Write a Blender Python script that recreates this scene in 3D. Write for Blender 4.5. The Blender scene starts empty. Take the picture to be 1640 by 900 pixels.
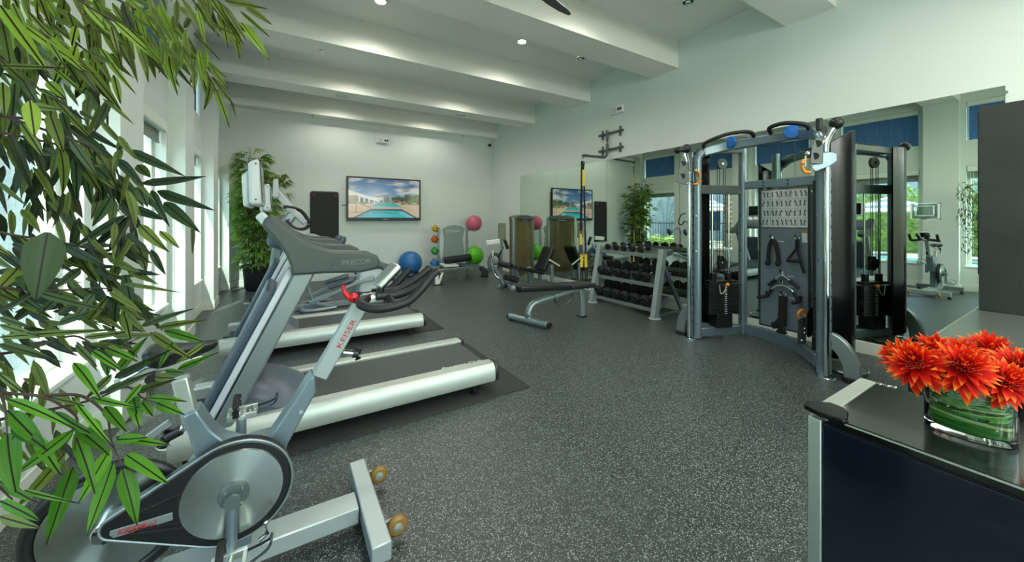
import bpy, bmesh, math, random
import numpy as np
from mathutils import Vector as V, Matrix

random.seed(7)
S = bpy.context.scene
COL = S.collection
PI = math.pi

# ------------------------------------------------------------------ camera
YAW = math.radians(31.52)
FPX, HOR, EYE = 592.8, 352.6, 1.35          # focal length (px of 1640), horizon row, eye height (m)
cam_d = bpy.data.cameras.new('camera')
cam_d.sensor_width = 36.0
cam_d.lens = FPX / 1640 * 36
cam_d.shift_y = -(450 - HOR) / 1640
cam_d.clip_start = 0.02
cam_d.clip_end = 200
cam = bpy.data.objects.new('camera', cam_d)
cam.location = (0, 0, EYE)
cam.rotation_euler = (PI / 2, 0, -YAW)
COL.objects.link(cam)
S.camera = cam

# ------------------------------------------------------------------ sky, sun, exposure
SUN_DIR = V((0.29, 0.66, -1.04)).normalized()
w = bpy.data.worlds.new('sky')
S.world = w
w.use_nodes = True
wn = w.node_tree.nodes
sky = wn.new('ShaderNodeTexSky')
sky.sky_type = 'NISHITA'
sky.sun_disc = False
sky.sun_elevation = math.asin(-SUN_DIR.z)
sky.sun_rotation = math.atan2(-SUN_DIR.x, -SUN_DIR.y)
sky.altitude = 300
sky.dust_density = 1.5
bg = wn['Background']
bg.inputs['Strength'].default_value = 0.7
w.node_tree.links.new(sky.outputs['Color'], bg.inputs['Color'])
sun_d = bpy.data.lights.new('sun', 'SUN')
sun_d.energy = 8.0
sun_d.color = (1.0, 0.97, 0.9)
sun_d.angle = math.radians(0.6)
sun = bpy.data.objects.new('sun', sun_d)
sun.rotation_euler = SUN_DIR.to_track_quat('-Z', 'Y').to_euler()
sun.location = (-6, -8, 14)
COL.objects.link(sun)
S.view_settings.view_transform = 'Standard'
S.view_settings.look = 'None'
S.view_settings.gamma = 1.0
S.view_settings.use_curve_mapping = False
S.view_settings.exposure = 0.62
DOWNLIGHT_W = 38.0
S.cycles.max_bounces = 14
S.cycles.transparent_max_bounces = 24
S.cycles.transmission_bounces = 10
S.cycles.sample_clamp_indirect = 8.0
try:
    S.cycles.use_denoising = True
except Exception:
    pass


# ------------------------------------------------------------------ measuring: a line of sight met with a real plane
def sight(u, v):
    s, c = math.sin(YAW), math.cos(YAW)
    a = (u - 820) / FPX
    return V((s + a * c, c - a * s, (HOR - v) / FPX))


def on_z(u, v, z=0.0):
    d = sight(u, v)
    return d * ((z - EYE) / d.z) + V((0, 0, EYE))


def on_y(u, v, y):
    d = sight(u, v)
    return d * (y / d.y) + V((0, 0, EYE))


def on_x(u, v, x):
    d = sight(u, v)
    return d * (x / d.x) + V((0, 0, EYE))


def deep(u, v, dist):
    return sight(u, v) * dist + V((0, 0, EYE))


# ------------------------------------------------------------------ mesh helpers
class G:
    """collects shapes in world metres, then links them as ONE mesh object"""

    def __init__(self):
        self.v, self.f = [], []

    def add(self, vs, fs):
        n = len(self.v)
        self.v += [tuple(p) for p in vs]
        self.f += [tuple(i + n for i in f) for f in fs]
        return self

    def box(self, x0, x1, y0, y1, z0, z1):
        vs = [(x, y, z) for x in (x0, x1) for y in (y0, y1) for z in (z0, z1)]
        return self.add(vs, [(0, 1, 3, 2), (4, 6, 7, 5), (0, 4, 5, 1), (2, 3, 7, 6), (0, 2, 6, 4), (1, 5, 7, 3)])

    def obox(self, c, sx, sy, sz, rot=None):
        m = rot or Matrix.Identity(3)
        c = V(c)
        vs = [c + m @ V((x * sx / 2, y * sy / 2, z * sz / 2)) for x in (-1, 1) for y in (-1, 1) for z in (-1, 1)]
        return self.add(vs, [(0, 1, 3, 2), (4, 6, 7, 5), (0, 4, 5, 1), (2, 3, 7, 6), (0, 2, 6, 4), (1, 5, 7, 3)])

    def prism(self, pts, ext):
        ext = V(ext)
        pts = [V(p) for p in pts]
        n = len(pts)
        fs = [tuple(range(n)), tuple(range(2 * n - 1, n - 1, -1))]
        fs += [(i, i + n, (i + 1) % n + n, (i + 1) % n) for i in range(n)]
        return self.add(pts + [p + ext for p in pts], fs)

    def tube(self, path, r, n=8, closed=False, flat=1.0, up=(0, 0, 1), w=None, twist=0.0):
        """round (or w x r elliptical / n=4 square) section swept along a path"""
        P = [V(p) for p in path]
        m = len(P)
        rs = r if isinstance(r, (list, tuple)) else [r] * m
        vs, fs = [], []
        up = V(up).normalized()
        for i, p in enumerate(P):
            if closed:
                t = P[(i + 1) % m] - P[i - 1]
            else:
                t = P[min(i + 1, m - 1)] - P[max(i - 1, 0)]
            t = t.normalized() if t.length > 1e-9 else V((0, 0, 1))
            a = t.cross(up)
            if a.length < 1e-4:
                a = t.cross(V((1, 0, 0)))
                if a.length < 1e-4:
                    a = t.cross(V((0, 1, 0)))
            a.normalize()
            b = a.cross(t).normalized()
            for k in range(n):
                th = 2 * PI * (k + (0.5 if n == 4 else 0)) / n + twist
                ww = (w if w else rs[i])
                vs.append(p + a * math.cos(th) * ww + b * math.sin(th) * rs[i] * flat)
        segs = m if closed else m - 1
        for i in range(segs):
            j = (i + 1) % m
            for k in range(n):
                k2 = (k + 1) % n
                fs.append((i * n + k, i * n + k2, j * n + k2, j * n + k))
        if not closed:
            fs.append(tuple(range(n - 1, -1, -1)))
            fs.append(tuple((m - 1) * n + k for k in range(n)))
        return self.add(vs, fs)

    def bar(self, path, w, h, up=(0, 0, 1)):
        """rectangular section: w across, h along `up`"""
        q = math.sqrt(2) / 2
        P = [V(p) for p in path]
        return self.tube(P, h * q, 4, up=up, w=w * q)

    def cyl(self, p0, p1, r, n=16, r2=None):
        p0, p1 = V(p0), V(p1)
        return self.tube([p0, p1], [r, r if r2 is None else r2], n)

    def lathe(self, prof, c=(0, 0, 0), axis=(0, 0, 1), n=24, sx=1.0, sy=1.0, caps=True):
        ax = V(axis).normalized()
        a = ax.orthogonal().normalized() if abs(ax.z) < 0.999 else V((1, 0, 0))
        b = ax.cross(a).normalized()
        c = V(c)
        vs, fs = [], []
        for (r, h) in prof:
            for k in range(n):
                th = 2 * PI * k / n
                vs.append(c + ax * h + a * r * math.cos(th) * sx + b * r * math.sin(th) * sy)
        for i in range(len(prof) - 1):
            for k in range(n):
                k2 = (k + 1) % n
                fs.append((i * n + k, i * n + k2, (i + 1) * n + k2, (i + 1) * n + k))
        if caps:
            if prof[0][0] > 1e-6:
                fs.append(tuple(range(n - 1, -1, -1)))
            if prof[-1][0] > 1e-6:
                fs.append(tuple((len(prof) - 1) * n + k for k in range(n)))
        return self.add(vs, fs)

    def ball(self, c, r, n=24, m=14, axis=(0, 0, 1), sz=1.0):
        prof = [(max(r * math.sin(PI * i / m), 1e-7), -r * math.cos(PI * i / m) * sz) for i in range(m + 1)]
        return self.lathe(prof, c, axis, n, caps=False)

    def make(self, name, mat, parent=None, bev=0.0, smooth=38, seg=2, label=None, origin=None, merge=False):
        me = bpy.data.meshes.new(name)
        off = V(origin) if origin is not None else V((0, 0, 0))
        me.from_pydata([tuple(V(p) - off) for p in self.v], [], self.f)
        bm = bmesh.new()
        bm.from_mesh(me)
        if merge:
            bmesh.ops.remove_doubles(bm, verts=bm.verts, dist=1e-5)
        bmesh.ops.recalc_face_normals(bm, faces=bm.faces)
        bm.to_mesh(me)
        bm.free()
        if mat:
            me.materials.append(mat)
        if smooth:
            me.polygons.foreach_set('use_smooth', [True] * len(me.polygons))
            me.set_sharp_from_angle(angle=math.radians(smooth))
        o = bpy.data.objects.new(name, me)
        o.location = off
        COL.objects.link(o)
        if bev:
            b = o.modifiers.new('bevel', 'BEVEL')
            b.width = bev
            b.segments = seg
            b.limit_method = 'ANGLE'
            b.angle_limit = math.radians(40)
            if smooth:
                b.harden_normals = False
        hang(o, parent)
        if label:
            o['label'] = label
        return o


WORLD = {}


def world_of(o):
    if o.name in WORLD:
        return WORLD[o.name]
    return Matrix.Translation(o.location) @ o.rotation_euler.to_matrix().to_4x4()


def hang(o, parent):
    """parent o (modelled in world metres) under parent without moving it"""
    if parent is not None:
        o.parent = parent
        o.matrix_parent_inverse = world_of(parent).inverted()


def tag(o, label, cat, group=None, kind=None):
    o['label'] = label
    o['category'] = cat
    if group:
        o['group'] = group
    if kind:
        o['kind'] = kind
    return o


def thing(name, label, cat, loc=(0, 0, 0), group=None):
    o = bpy.data.objects.new(name, None)
    o.empty_display_size = 0.1
    o.location = loc
    COL.objects.link(o)
    return tag(o, label, cat, group)


def struct(o):
    o['kind'] = 'structure'
    return o


def dup(o, parent=None):
    c = o.copy()
    COL.objects.link(c)
    if parent is not None:
        inv = o.matrix_parent_inverse.copy()
        c.parent = parent
        c.matrix_parent_inverse = inv
    for ch in list(o.children):
        dup(ch, c)
    return c


def dup_at(root, loc, label, rot=None):
    c = dup(root)
    c.location = loc
    if rot is not None:
        c.rotation_euler = rot
    c['label'] = label
    return c


def writing(text, loc, xdir, ydir, size, mat, parent, width=None, extrude=0.0006, name='lettering', shear=0.0, align='LEFT'):
    cu = bpy.data.curves.new('letters', 'FONT')
    cu.body = text
    cu.size = size
    cu.extrude = extrude
    cu.shear = shear
    cu.align_x = align
    cu.resolution_u = 3
    tmp = bpy.data.objects.new('letters', cu)
    COL.objects.link(tmp)
    bpy.context.view_layer.update()
    me = bpy.data.meshes.new_from_object(tmp.evaluated_get(bpy.context.evaluated_depsgraph_get()))
    bpy.data.objects.remove(tmp)
    bpy.data.curves.remove(cu)
    x = V(xdir).normalized()
    z = x.cross(V(ydir)).normalized()
    y = z.cross(x)
    xs = [v.co.x for v in me.vertices]
    sx = width / max(1e-6, max(xs) - min(xs)) if width else 1.0
    for v in me.vertices:
        v.co = V(loc) + x * v.co.x * sx + y * v.co.y + z * v.co.z
    me.materials.clear()
    me.materials.append(mat)
    o = bpy.data.objects.new(name, me)
    COL.objects.link(o)
    hang(o, parent)
    return o


def smooth_path(pts, k=6):
    """Catmull-Rom through the points"""
    P = [V(p) for p in pts]
    P = [P[0] * 2 - P[1]] + P + [P[-1] * 2 - P[-2]]
    out = []
    for i in range(1, len(P) - 2):
        for j in range(k):
            t = j / k
            a, b, c, d = P[i - 1], P[i], P[i + 1], P[i + 2]
            out.append(0.5 * ((2 * b) + (c - a) * t + (2 * a - 5 * b + 4 * c - d) * t * t + (3 * b - a - 3 * c + d) * t ** 3))
    out.append(P[-2])
    return out


# ------------------------------------------------------------------ materials
def lin(h):
    h = h.lstrip('#')
    r = [int(h[i:i + 2], 16) / 255 for i in (0, 2, 4)]
    return tuple((c / 12.92 if c <= 0.04045 else ((c + 0.055) / 1.055) ** 2.4) for c in r) + (1.0,)


def pm(name, color, rough=0.5, metal=0.0, bump=0.0, bscale=80.0, var=0.0, vscale=6.0, coat=0.0, aniso=0.0, spec=None, stretch=None):
    m = bpy.data.materials.new(name)
    m.use_nodes = True
    nt = m.node_tree
    p = nt.nodes['Principled BSDF']
    c = lin(color) if isinstance(color, str) else tuple(color) + (1.0,)
    p.inputs['Base Color'].default_value = c
    p.inputs['Roughness'].default_value = rough
    p.inputs['Metallic'].default_value = metal
    if coat:
        p.inputs['Coat Weight'].default_value = coat
        p.inputs['Coat Roughness'].default_value = 0.05
    if aniso:
        p.inputs['Anisotropic'].default_value = aniso
        p.inputs['Anisotropic Rotation'].default_value = 0.25
    if spec is not None:
        p.inputs['Specular IOR Level'].default_value = spec
    tc = nt.nodes.new('ShaderNodeTexCoord')
    src = tc.outputs['Object']
    if stretch:
        mp = nt.nodes.new('ShaderNodeMapping')
        mp.inputs['Scale'].default_value = stretch
        nt.links.new(src, mp.inputs['Vector'])
        src = mp.outputs['Vector']
    if var:
        n = nt.nodes.new('ShaderNodeTexNoise')
        n.inputs['Scale'].default_value = vscale
        n.inputs['Detail'].default_value = 4
        nt.links.new(src, n.inputs['Vector'])
        r = nt.nodes.new('ShaderNodeValToRGB')
        r.color_ramp.elements[0].position = 0.3
        r.color_ramp.elements[1].position = 0.7
        r.color_ramp.elements[0].color = tuple(max(0, x * (1 - var)) for x in c[:3]) + (1,)
        r.color_ramp.elements[1].color = tuple(min(1, x * (1 + var)) for x in c[:3]) + (1,)
        nt.links.new(n.outputs['Fac'], r.inputs['Fac'])
        nt.links.new(r.outputs['Color'], p.inputs['Base Color'])
    if bump:
        n2 = nt.nodes.new('ShaderNodeTexNoise')
        n2.inputs['Scale'].default_value = bscale
        n2.inputs['Detail'].default_value = 3
        nt.links.new(src, n2.inputs['Vector'])
        b = nt.nodes.new('ShaderNodeBump')
        b.inputs['Strength'].default_value = bump
        b.inputs['Distance'].default_value = 0.01
        nt.links.new(n2.outputs['Fac'], b.inputs['Height'])
        nt.links.new(b.outputs['Normal'], p.inputs['Normal'])
    return m


def glow(name, color, strength):
    m = bpy.data.materials.new(name)
    m.use_nodes = True
    p = m.node_tree.nodes['Principled BSDF']
    p.inputs['Base Color'].default_value = (0, 0, 0, 1)
    p.inputs['Emission Color'].default_value = lin(color)
    p.inputs['Emission Strength'].default_value = strength
    return m


def pane(name, tint, gloss=0.08):
    """flat glass: straight-through tinted light plus a faint surface reflection"""
    m = bpy.data.materials.new(name)
    m.use_nodes = True
    nt = m.node_tree
    nt.nodes.remove(nt.nodes['Principled BSDF'])
    out = nt.nodes['Material Output']
    t = nt.nodes.new('ShaderNodeBsdfTransparent')
    t.inputs['Color'].default_value = lin(tint)
    g = nt.nodes.new('ShaderNodeBsdfGlossy')
    g.inputs['Roughness'].default_value = 0.02
    mx = nt.nodes.new('ShaderNodeMixShader')
    lw = nt.nodes.new('ShaderNodeLayerWeight')
    lw.inputs['Blend'].default_value = 0.5
    pw = nt.nodes.new('ShaderNodeMath')
    pw.operation = 'POWER'
    pw.inputs[1].default_value = 5.0
    nt.links.new(lw.outputs['Facing'], pw.inputs[0])
    fr = nt.nodes.new('ShaderNodeMath')
    fr.operation = 'MULTIPLY_ADD'
    fr.inputs[1].default_value = 0.8
    fr.inputs[2].default_value = gloss * 0.5
    nt.links.new(pw.outputs[0], fr.inputs[0])
    nt.links.new(fr.outputs[0], mx.inputs['Fac'])
    nt.links.new(t.outputs['BSDF'], mx.inputs[1])
    nt.links.new(g.outputs['BSDF'], mx.inputs[2])
    nt.links.new(mx.outputs['Shader'], out.inputs['Surface'])
    return m


def floor_material():
    m = pm('speckled_rubber', '#3c413f', rough=0.36)
    nt = m.node_tree
    p = nt.nodes['Principled BSDF']
    tc = nt.nodes.new('ShaderNodeTexCoord')

    def chips(scale, lo, hi, off):
        mp = nt.nodes.new('ShaderNodeMapping')
        mp.inputs['Location'].default_value = (off, off * 1.7, 0)
        nt.links.new(tc.outputs['Object'], mp.inputs['Vector'])
        vo = nt.nodes.new('ShaderNodeTexVoronoi')
        vo.feature = 'F1'
        vo.inputs['Scale'].default_value = scale
        nt.links.new(mp.outputs['Vector'], vo.inputs['Vector'])
        sep = nt.nodes.new('ShaderNodeSeparateColor')
        nt.links.new(vo.outputs['Color'], sep.inputs['Color'])
        keep = nt.nodes.new('ShaderNodeMath')
        keep.operation = 'GREATER_THAN'
        keep.inputs[1].default_value = lo
        nt.links.new(sep.outputs['Red'], keep.inputs[0])
        near = nt.nodes.new('ShaderNodeMath')
        near.operation = 'LESS_THAN'
        near.inputs[1].default_value = hi
        nt.links.new(vo.outputs['Distance'], near.inputs[0])
        mul = nt.nodes.new('ShaderNodeMath')
        mul.operation = 'MULTIPLY'
        nt.links.new(keep.outputs[0], mul.inputs[0])
        nt.links.new(near.outputs[0], mul.inputs[1])
        return mul.outputs[0], sep.outputs['Green']

    a, ag = chips(170, 0.70, 0.45, 0.0)
    b, bg_ = chips(300, 0.76, 0.5, 3.1)
    base = nt.nodes.new('ShaderNodeTexNoise')
    base.inputs['Scale'].default_value = 1.3
    base.inputs['Detail'].default_value = 5
    nt.links.new(tc.outputs['Object'], base.inputs['Vector'])
    ramp = nt.nodes.new('ShaderNodeValToRGB')
    ramp.color_ramp.elements[0].color = lin('#212727')
    ramp.color_ramp.elements[1].color = lin('#2a3130')
    nt.links.new(base.outputs['Fac'], ramp.inputs['Fac'])
    chipcol = nt.nodes.new('ShaderNodeValToRGB')
    chipcol.color_ramp.elements[0].color = lin('#606a68')
    chipcol.color_ramp.elements[1].color = lin('#a9b4ae')
    nt.links.new(ag, chipcol.inputs['Fac'])
    mx = nt.nodes.new('ShaderNodeMix')
    mx.data_type = 'RGBA'
    nt.links.new(a, mx.inputs['Factor'])
    nt.links.new(ramp.outputs['Color'], mx.inputs['A'])
    nt.links.new(chipcol.outputs['Color'], mx.inputs['B'])
    mx2 = nt.nodes.new('ShaderNodeMix')
    mx2.data_type = 'RGBA'
    nt.links.new(b, mx2.inputs['Factor'])
    nt.links.new(mx.outputs['Result'], mx2.inputs['A'])
    mx2.inputs['B'].default_value = lin('#6f7a77')
    nt.links.new(mx2.outputs['Result'], p.inputs['Base Color'])
    n2 = nt.nodes.new('ShaderNodeTexNoise')
    n2.inputs['Scale'].default_value = 220
    nt.links.new(tc.outputs['Object'], n2.inputs['Vector'])
    bp = nt.nodes.new('ShaderNodeBump')
    bp.inputs['Strength'].default_value = 0.25
    bp.inputs['Distance'].default_value = 0.004
    nt.links.new(n2.outputs['Fac'], bp.inputs['Height'])
    nt.links.new(bp.outputs['Normal'], p.inputs['Normal'])
    return m


def leaf_material(name, dark, light, rib, trans=0.45, width=0.055):
    """leaf with a dark midrib along local Y; lets light through"""
    m = bpy.data.materials.new(name)
    m.use_nodes = True
    nt = m.node_tree
    p = nt.nodes['Principled BSDF']
    p.inputs['Roughness'].default_value = 0.48
    p.inputs['Specular IOR Level'].default_value = 0.3
    tc = nt.nodes.new('ShaderNodeTexCoord')
    sep = nt.nodes.new('ShaderNodeSeparateXYZ')
    nt.links.new(tc.outputs['Object'], sep.inputs[0])
    ab = nt.nodes.new('ShaderNodeMath')
    ab.operation = 'ABSOLUTE'
    nt.links.new(sep.outputs['X'], ab.inputs[0])
    lt = nt.nodes.new('ShaderNodeMath')
    lt.operation = 'LESS_THAN'
    lt.inputs[1].default_value = width * 0.022
    nt.links.new(ab.outputs[0], lt.inputs[0])
    wv = nt.nodes.new('ShaderNodeTexNoise')
    mp = nt.nodes.new('ShaderNodeMapping')
    mp.inputs['Scale'].default_value = (300, 10, 10)
    nt.links.new(tc.outputs['Object'], mp.inputs[0])
    nt.links.new(mp.outputs[0], wv.inputs['Vector'])
    wv.inputs['Scale'].default_value = 1.0
    oi = nt.nodes.new('ShaderNodeObjectInfo')
    ad = nt.nodes.new('ShaderNodeMath')
    ad.operation = 'MULTIPLY_ADD'
    ad.inputs[1].default_value = 0.45
    nt.links.new(wv.outputs['Fac'], ad.inputs[0])
    sc = nt.nodes.new('ShaderNodeMath')
    sc.operation = 'MULTIPLY'
    sc.inputs[1].default_value = 0.6
    nt.links.new(oi.outputs['Random'], sc.inputs[0])
    nt.links.new(sc.outputs[0], ad.inputs[2])
    r = nt.nodes.new('ShaderNodeValToRGB')
    r.color_ramp.elements[0].color = lin(dark)
    r.color_ramp.elements[1].color = lin(light)
    r.color_ramp.elements[0].position = 0.15
    r.color_ramp.elements[1].position = 0.85
    nt.links.new(ad.outputs[0], r.inputs['Fac'])
    mx = nt.nodes.new('ShaderNodeMix')
    mx.data_type = 'RGBA'
    nt.links.new(lt.outputs[0], mx.inputs['Factor'])
    nt.links.new(r.outputs['Color'], mx.inputs['A'])
    mx.inputs['B'].default_value = lin(rib)
    nt.links.new(mx.outputs['Result'], p.inputs['Base Color'])
    tr = nt.nodes.new('ShaderNodeBsdfTranslucent')
    br = nt.nodes.new('ShaderNodeMix')
    br.data_type = 'RGBA'
    br.blend_type = 'MULTIPLY'
    br.inputs['Factor'].default_value = 1.0
    nt.links.new(mx.outputs['Result'], br.inputs['A'])
    br.inputs['B'].default_value = (1.0, 1.0, 0.45, 1)
    nt.links.new(br.outputs['Result'], tr.inputs['Color'])
    ms = nt.nodes.new('ShaderNodeMixShader')
    ms.inputs['Fac'].default_value = trans
    nt.links.new(p.outputs['BSDF'], ms.inputs[1])
    nt.links.new(tr.outputs['BSDF'], ms.inputs[2])
    nt.links.new(ms.outputs['Shader'], nt.nodes['Material Output'].inputs['Surface'])
    return m


M = {}
M['wall'] = pm('white_paint', '#d4ddd7', rough=0.65, bump=0.04, bscale=160)
M['ceiling'] = pm('ceiling_paint', '#e9ebe3', rough=0.8)
M['trim'] = pm('trim_paint', '#dfe8dd', rough=0.4)
M['floor'] = floor_material()
M['frame_white'] = pm('window_frame_paint', '#d9e4dc', rough=0.35)
M['glass'] = pane('window_glass', '#ecf6f0')
M['shade_blue'] = pm('blue_woven_shade', '#4d78ad', rough=0.9, var=0.35, vscale=3.0, stretch=(1, 60, 1))
M['shade_grey'] = pm('grey_woven_shade', '#7f8a80', rough=0.9, var=0.2, vscale=3.0, stretch=(1, 60, 1))
M['mirror'] = pm('silvered_glass', '#d4e0d6', rough=0.0, metal=1.0)
M['mirror_edge'] = pm('mirror_edge', '#59665f', rough=0.3)
M['silver'] = pm('silver_powdercoat', '#8b9696', rough=0.36, metal=0.55)
M['silver_blue'] = pm('blue_silver_powdercoat', '#7b8c94', rough=0.32, metal=0.6)
M['alu'] = pm('brushed_aluminium', '#c3c9c2', rough=0.42, metal=0.9)
M['chrome'] = pm('chrome', '#d9dedd', rough=0.08, metal=1.0)
M['spun'] = pm('spun_aluminium', '#c9d2cf', rough=0.22, metal=1.0, aniso=0.85)
M['black'] = pm('black_plastic', '#141617', rough=0.38)
M['black_rubber'] = pm('black_rubber', '#101112', rough=0.7, bump=0.1, bscale=300)
M['foam'] = pm('black_foam_grip', '#15181b', rough=0.55, bump=0.06, bscale=250)
M['vinyl'] = pm('black_vinyl', '#17191a', rough=0.4, bump=0.05, bscale=180)
M['grey_plastic'] = pm('slate_plastic', '#4d5856', rough=0.42)
M['arm_plastic'] = pm('arm_plastic', '#3b4543', rough=0.42)
M['arm_ink'] = pm('arm_ink', '#66756f', rough=0.5)
M['silver_light'] = pm('light_silver_paint', '#a4afae', rough=0.36, metal=0.4)
M['rail_alu'] = pm('rail_aluminium', '#b4bbb3', rough=0.4, metal=0.45)
M['slate'] = pm('blue_slate_plastic', '#46545f', rough=0.36)
M['pale_plastic'] = pm('pale_grey_plastic', '#c2c9cb', rough=0.4)
M['belt'] = pm('running_belt', '#3d4341', rough=0.6, bump=0.05, bscale=400)
M['mat'] = pm('black_floor_mat', '#2a2b29', rough=0.75, bump=0.1, bscale=200)
M['red'] = pm('red_plastic', '#c3121b', rough=0.3)
M['red_ink'] = pm('red_ink', '#b01c22', rough=0.5)
M['white_ink'] = pm('white_ink', '#dfe4de', rough=0.5)
M['grey_ink'] = pm('grey_ink', '#8b9a94', rough=0.5)
M['amber'] = pm('amber_urethane', '#86662c', rough=0.35)
M['orange'] = pm('orange_plastic', '#e0860e', rough=0.35)
M['yellow'] = pm('yellow_webbing', '#e8c314', rough=0.6)
M['webbing'] = pm('black_webbing', '#121212', rough=0.8)
M['blue_disc'] = pm('blue_plastic', '#1667bd', rough=0.4)
M['screen_dark'] = pm('dark_screen', '#0b0e10', rough=0.12)
M['glass_black'] = pm('black_glass', '#0a1420', rough=0.12, coat=0.6)  # black glass with the navy reflection put into its base colour
M['shroud'] = pm('black_shroud', '#060708', rough=0.22, spec=0.3)
M['desk_top'] = pm('black_stone', '#0b0d0c', rough=0.14, coat=0.2)
M['counter_top'] = pm('grey_counter', '#5b625c', rough=0.22)
M['dark_panel'] = pm('charcoal_panel', '#282d2b', rough=0.5, var=0.22, vscale=3.0)
M['pot'] = pm('black_pot', '#16191c', rough=0.45)
M['soil'] = pm('soil', '#2c2219', rough=0.95, bump=0.5, bscale=60)
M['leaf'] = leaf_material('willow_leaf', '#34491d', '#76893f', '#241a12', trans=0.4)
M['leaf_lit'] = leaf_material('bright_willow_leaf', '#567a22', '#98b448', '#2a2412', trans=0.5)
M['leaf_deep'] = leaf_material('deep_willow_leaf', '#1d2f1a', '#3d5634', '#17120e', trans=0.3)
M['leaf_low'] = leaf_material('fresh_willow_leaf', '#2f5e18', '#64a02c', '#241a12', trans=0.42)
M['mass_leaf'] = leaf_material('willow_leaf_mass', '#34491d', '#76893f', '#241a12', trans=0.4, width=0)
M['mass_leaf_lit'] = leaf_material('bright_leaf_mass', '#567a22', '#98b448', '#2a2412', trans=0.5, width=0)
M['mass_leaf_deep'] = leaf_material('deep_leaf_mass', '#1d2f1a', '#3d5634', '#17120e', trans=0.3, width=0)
M['frond'] = leaf_material('bamboo_leaf', '#48742c', '#9bb856', '#33581f', trans=0.35, width=0.03)
M['twig'] = pm('brown_twig', '#3b2f26', rough=0.7)
M['cane'] = pm('bamboo_cane', '#4f4a2e', rough=0.55, var=0.3, vscale=8)
M['lamp_on'] = glow('lamp_lens', '#fff4dc', 14.0)
M['fill_panel_on'] = glow('fill_panel_glow', '#f6fbee', 9.0)
M['fill_globe_on'] = glow('fill_globe_glow', '#fbfdf2', 24.0)
M['stucco'] = pm('pale_stucco', '#68747c', rough=0.9, bump=0.9, bscale=28)
M['deck'] = pm('pool_deck', '#b5ab9c', rough=0.8, var=0.1, vscale=1.5)
M['water'] = pm('pool_water', '#3fb7b3', rough=0.06, bump=0.15, bscale=4)
M['canvas'] = pm('white_canvas', '#e6e6e2', rough=0.85)
M['canvas_grey'] = pm('grey_canvas', '#7d868e', rough=0.85)
M['hedge'] = pm('hedge_leaf', '#8a9f4c', rough=0.7, var=0.5, vscale=6)
M['bark'] = pm('palm_bark', '#7b6450', rough=0.9, bump=0.8, bscale=18, var=0.3, vscale=10)
M['facade'] = pm('grey_facade', '#c3ccd2', rough=0.8)
M['facade_glass'] = pm('facade_glass', '#27435f', rough=0.1)
M['fence'] = pm('dark_fence_metal', '#3a4045', rough=0.5)

_nt = M['spun'].node_tree
_tg = _nt.nodes.new('ShaderNodeTangent')
_tg.direction_type = 'RADIAL'
_tg.axis = 'Y'
_nt.links.new(_tg.outputs['Tangent'], _nt.nodes['Principled BSDF'].inputs['Tangent'])

# ------------------------------------------------------------------ room shell
XL, XP, XR = -1.06, -0.92, 5.0            # left wall face, pilaster face, right wall face
YN, YF = -4.2, 9.26                        # near and far walls
ZB, ZC = 3.62, 4.02                        # underside of beams, ceiling
PIL = [(-4.0, -3.55), (-2.15, -1.69), (-0.30, 0.16), (1.555, 2.02), (3.41, 3.88), (5.27, 5.735), (7.13, 7.585), (8.96, 9.26)]

struct(G().box(XL - 0.3, XR + 0.2, YN - 0.2, YF + 0.2, -0.12, 0.0).make('floor', M['floor']))
struct(G().box(XL - 0.3, XR + 0.2, YN - 0.2, YF + 0.2, ZC, ZC + 0.15).make('ceiling', M['ceiling']))
struct(G().box(XR, XR + 0.2, YN, YF, 0, ZC).make('wall_right', M['wall']))
struct(G().box(XL - 0.3, XR + 0.2, YF, YF + 0.2, 0, ZC).make('wall_back', M['wall']))
# near wall, behind the viewpoint: glazing added for fill daylight between two solid ends
g = G().box(XL - 0.3, -0.6, YN - 0.2, YN, 0, ZC).box(4.4, XR + 0.2, YN - 0.2, YN, 0, ZC).box(-0.6, 4.4, YN - 0.2, YN, 2.9, ZC)
struct(g.make('wall_near', M['wall']))
g = G()
for x in (-0.6, 0.6, 1.85, 3.1, 4.34):
    g.box(x, x + 0.06, YN - 0.13, YN - 0.05, 0, 2.9)
g.box(-0.54, 4.34, YN - 0.13, YN - 0.05, 2.84, 2.9).box(-0.54, 4.34, YN - 0.13, YN - 0.05, 0, 0.08)
dr = struct(g.make('fill_glazing_1', M['frame_white']))
struct(G().box(-0.54, 4.34, YN - 0.095, YN - 0.085, 0.08, 2.84).make('glass_pane', M['glass'], dr))
for y0, y1 in PIL:
    struct(G().box(XL, XR, y0, y1, ZB, ZC).make('ceiling_beam', M['ceiling']))
    struct(G().box(XL - 0.01, XP, y0, y1, 0, ZB).make('pilaster', M['wall']))
    struct(G().box(XP - 0.001, XP + 0.012, y0 - 0.012, y1 + 0.012, 0, 0.13).box(XL, XP, y0 - 0.012, y0 + 0.001, 0, 0.13)
           .box(XL, XP, y1 - 0.001, y1 + 0.012, 0, 0.13).make('baseboard_pilaster', M['trim'], bev=0.003))

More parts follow.
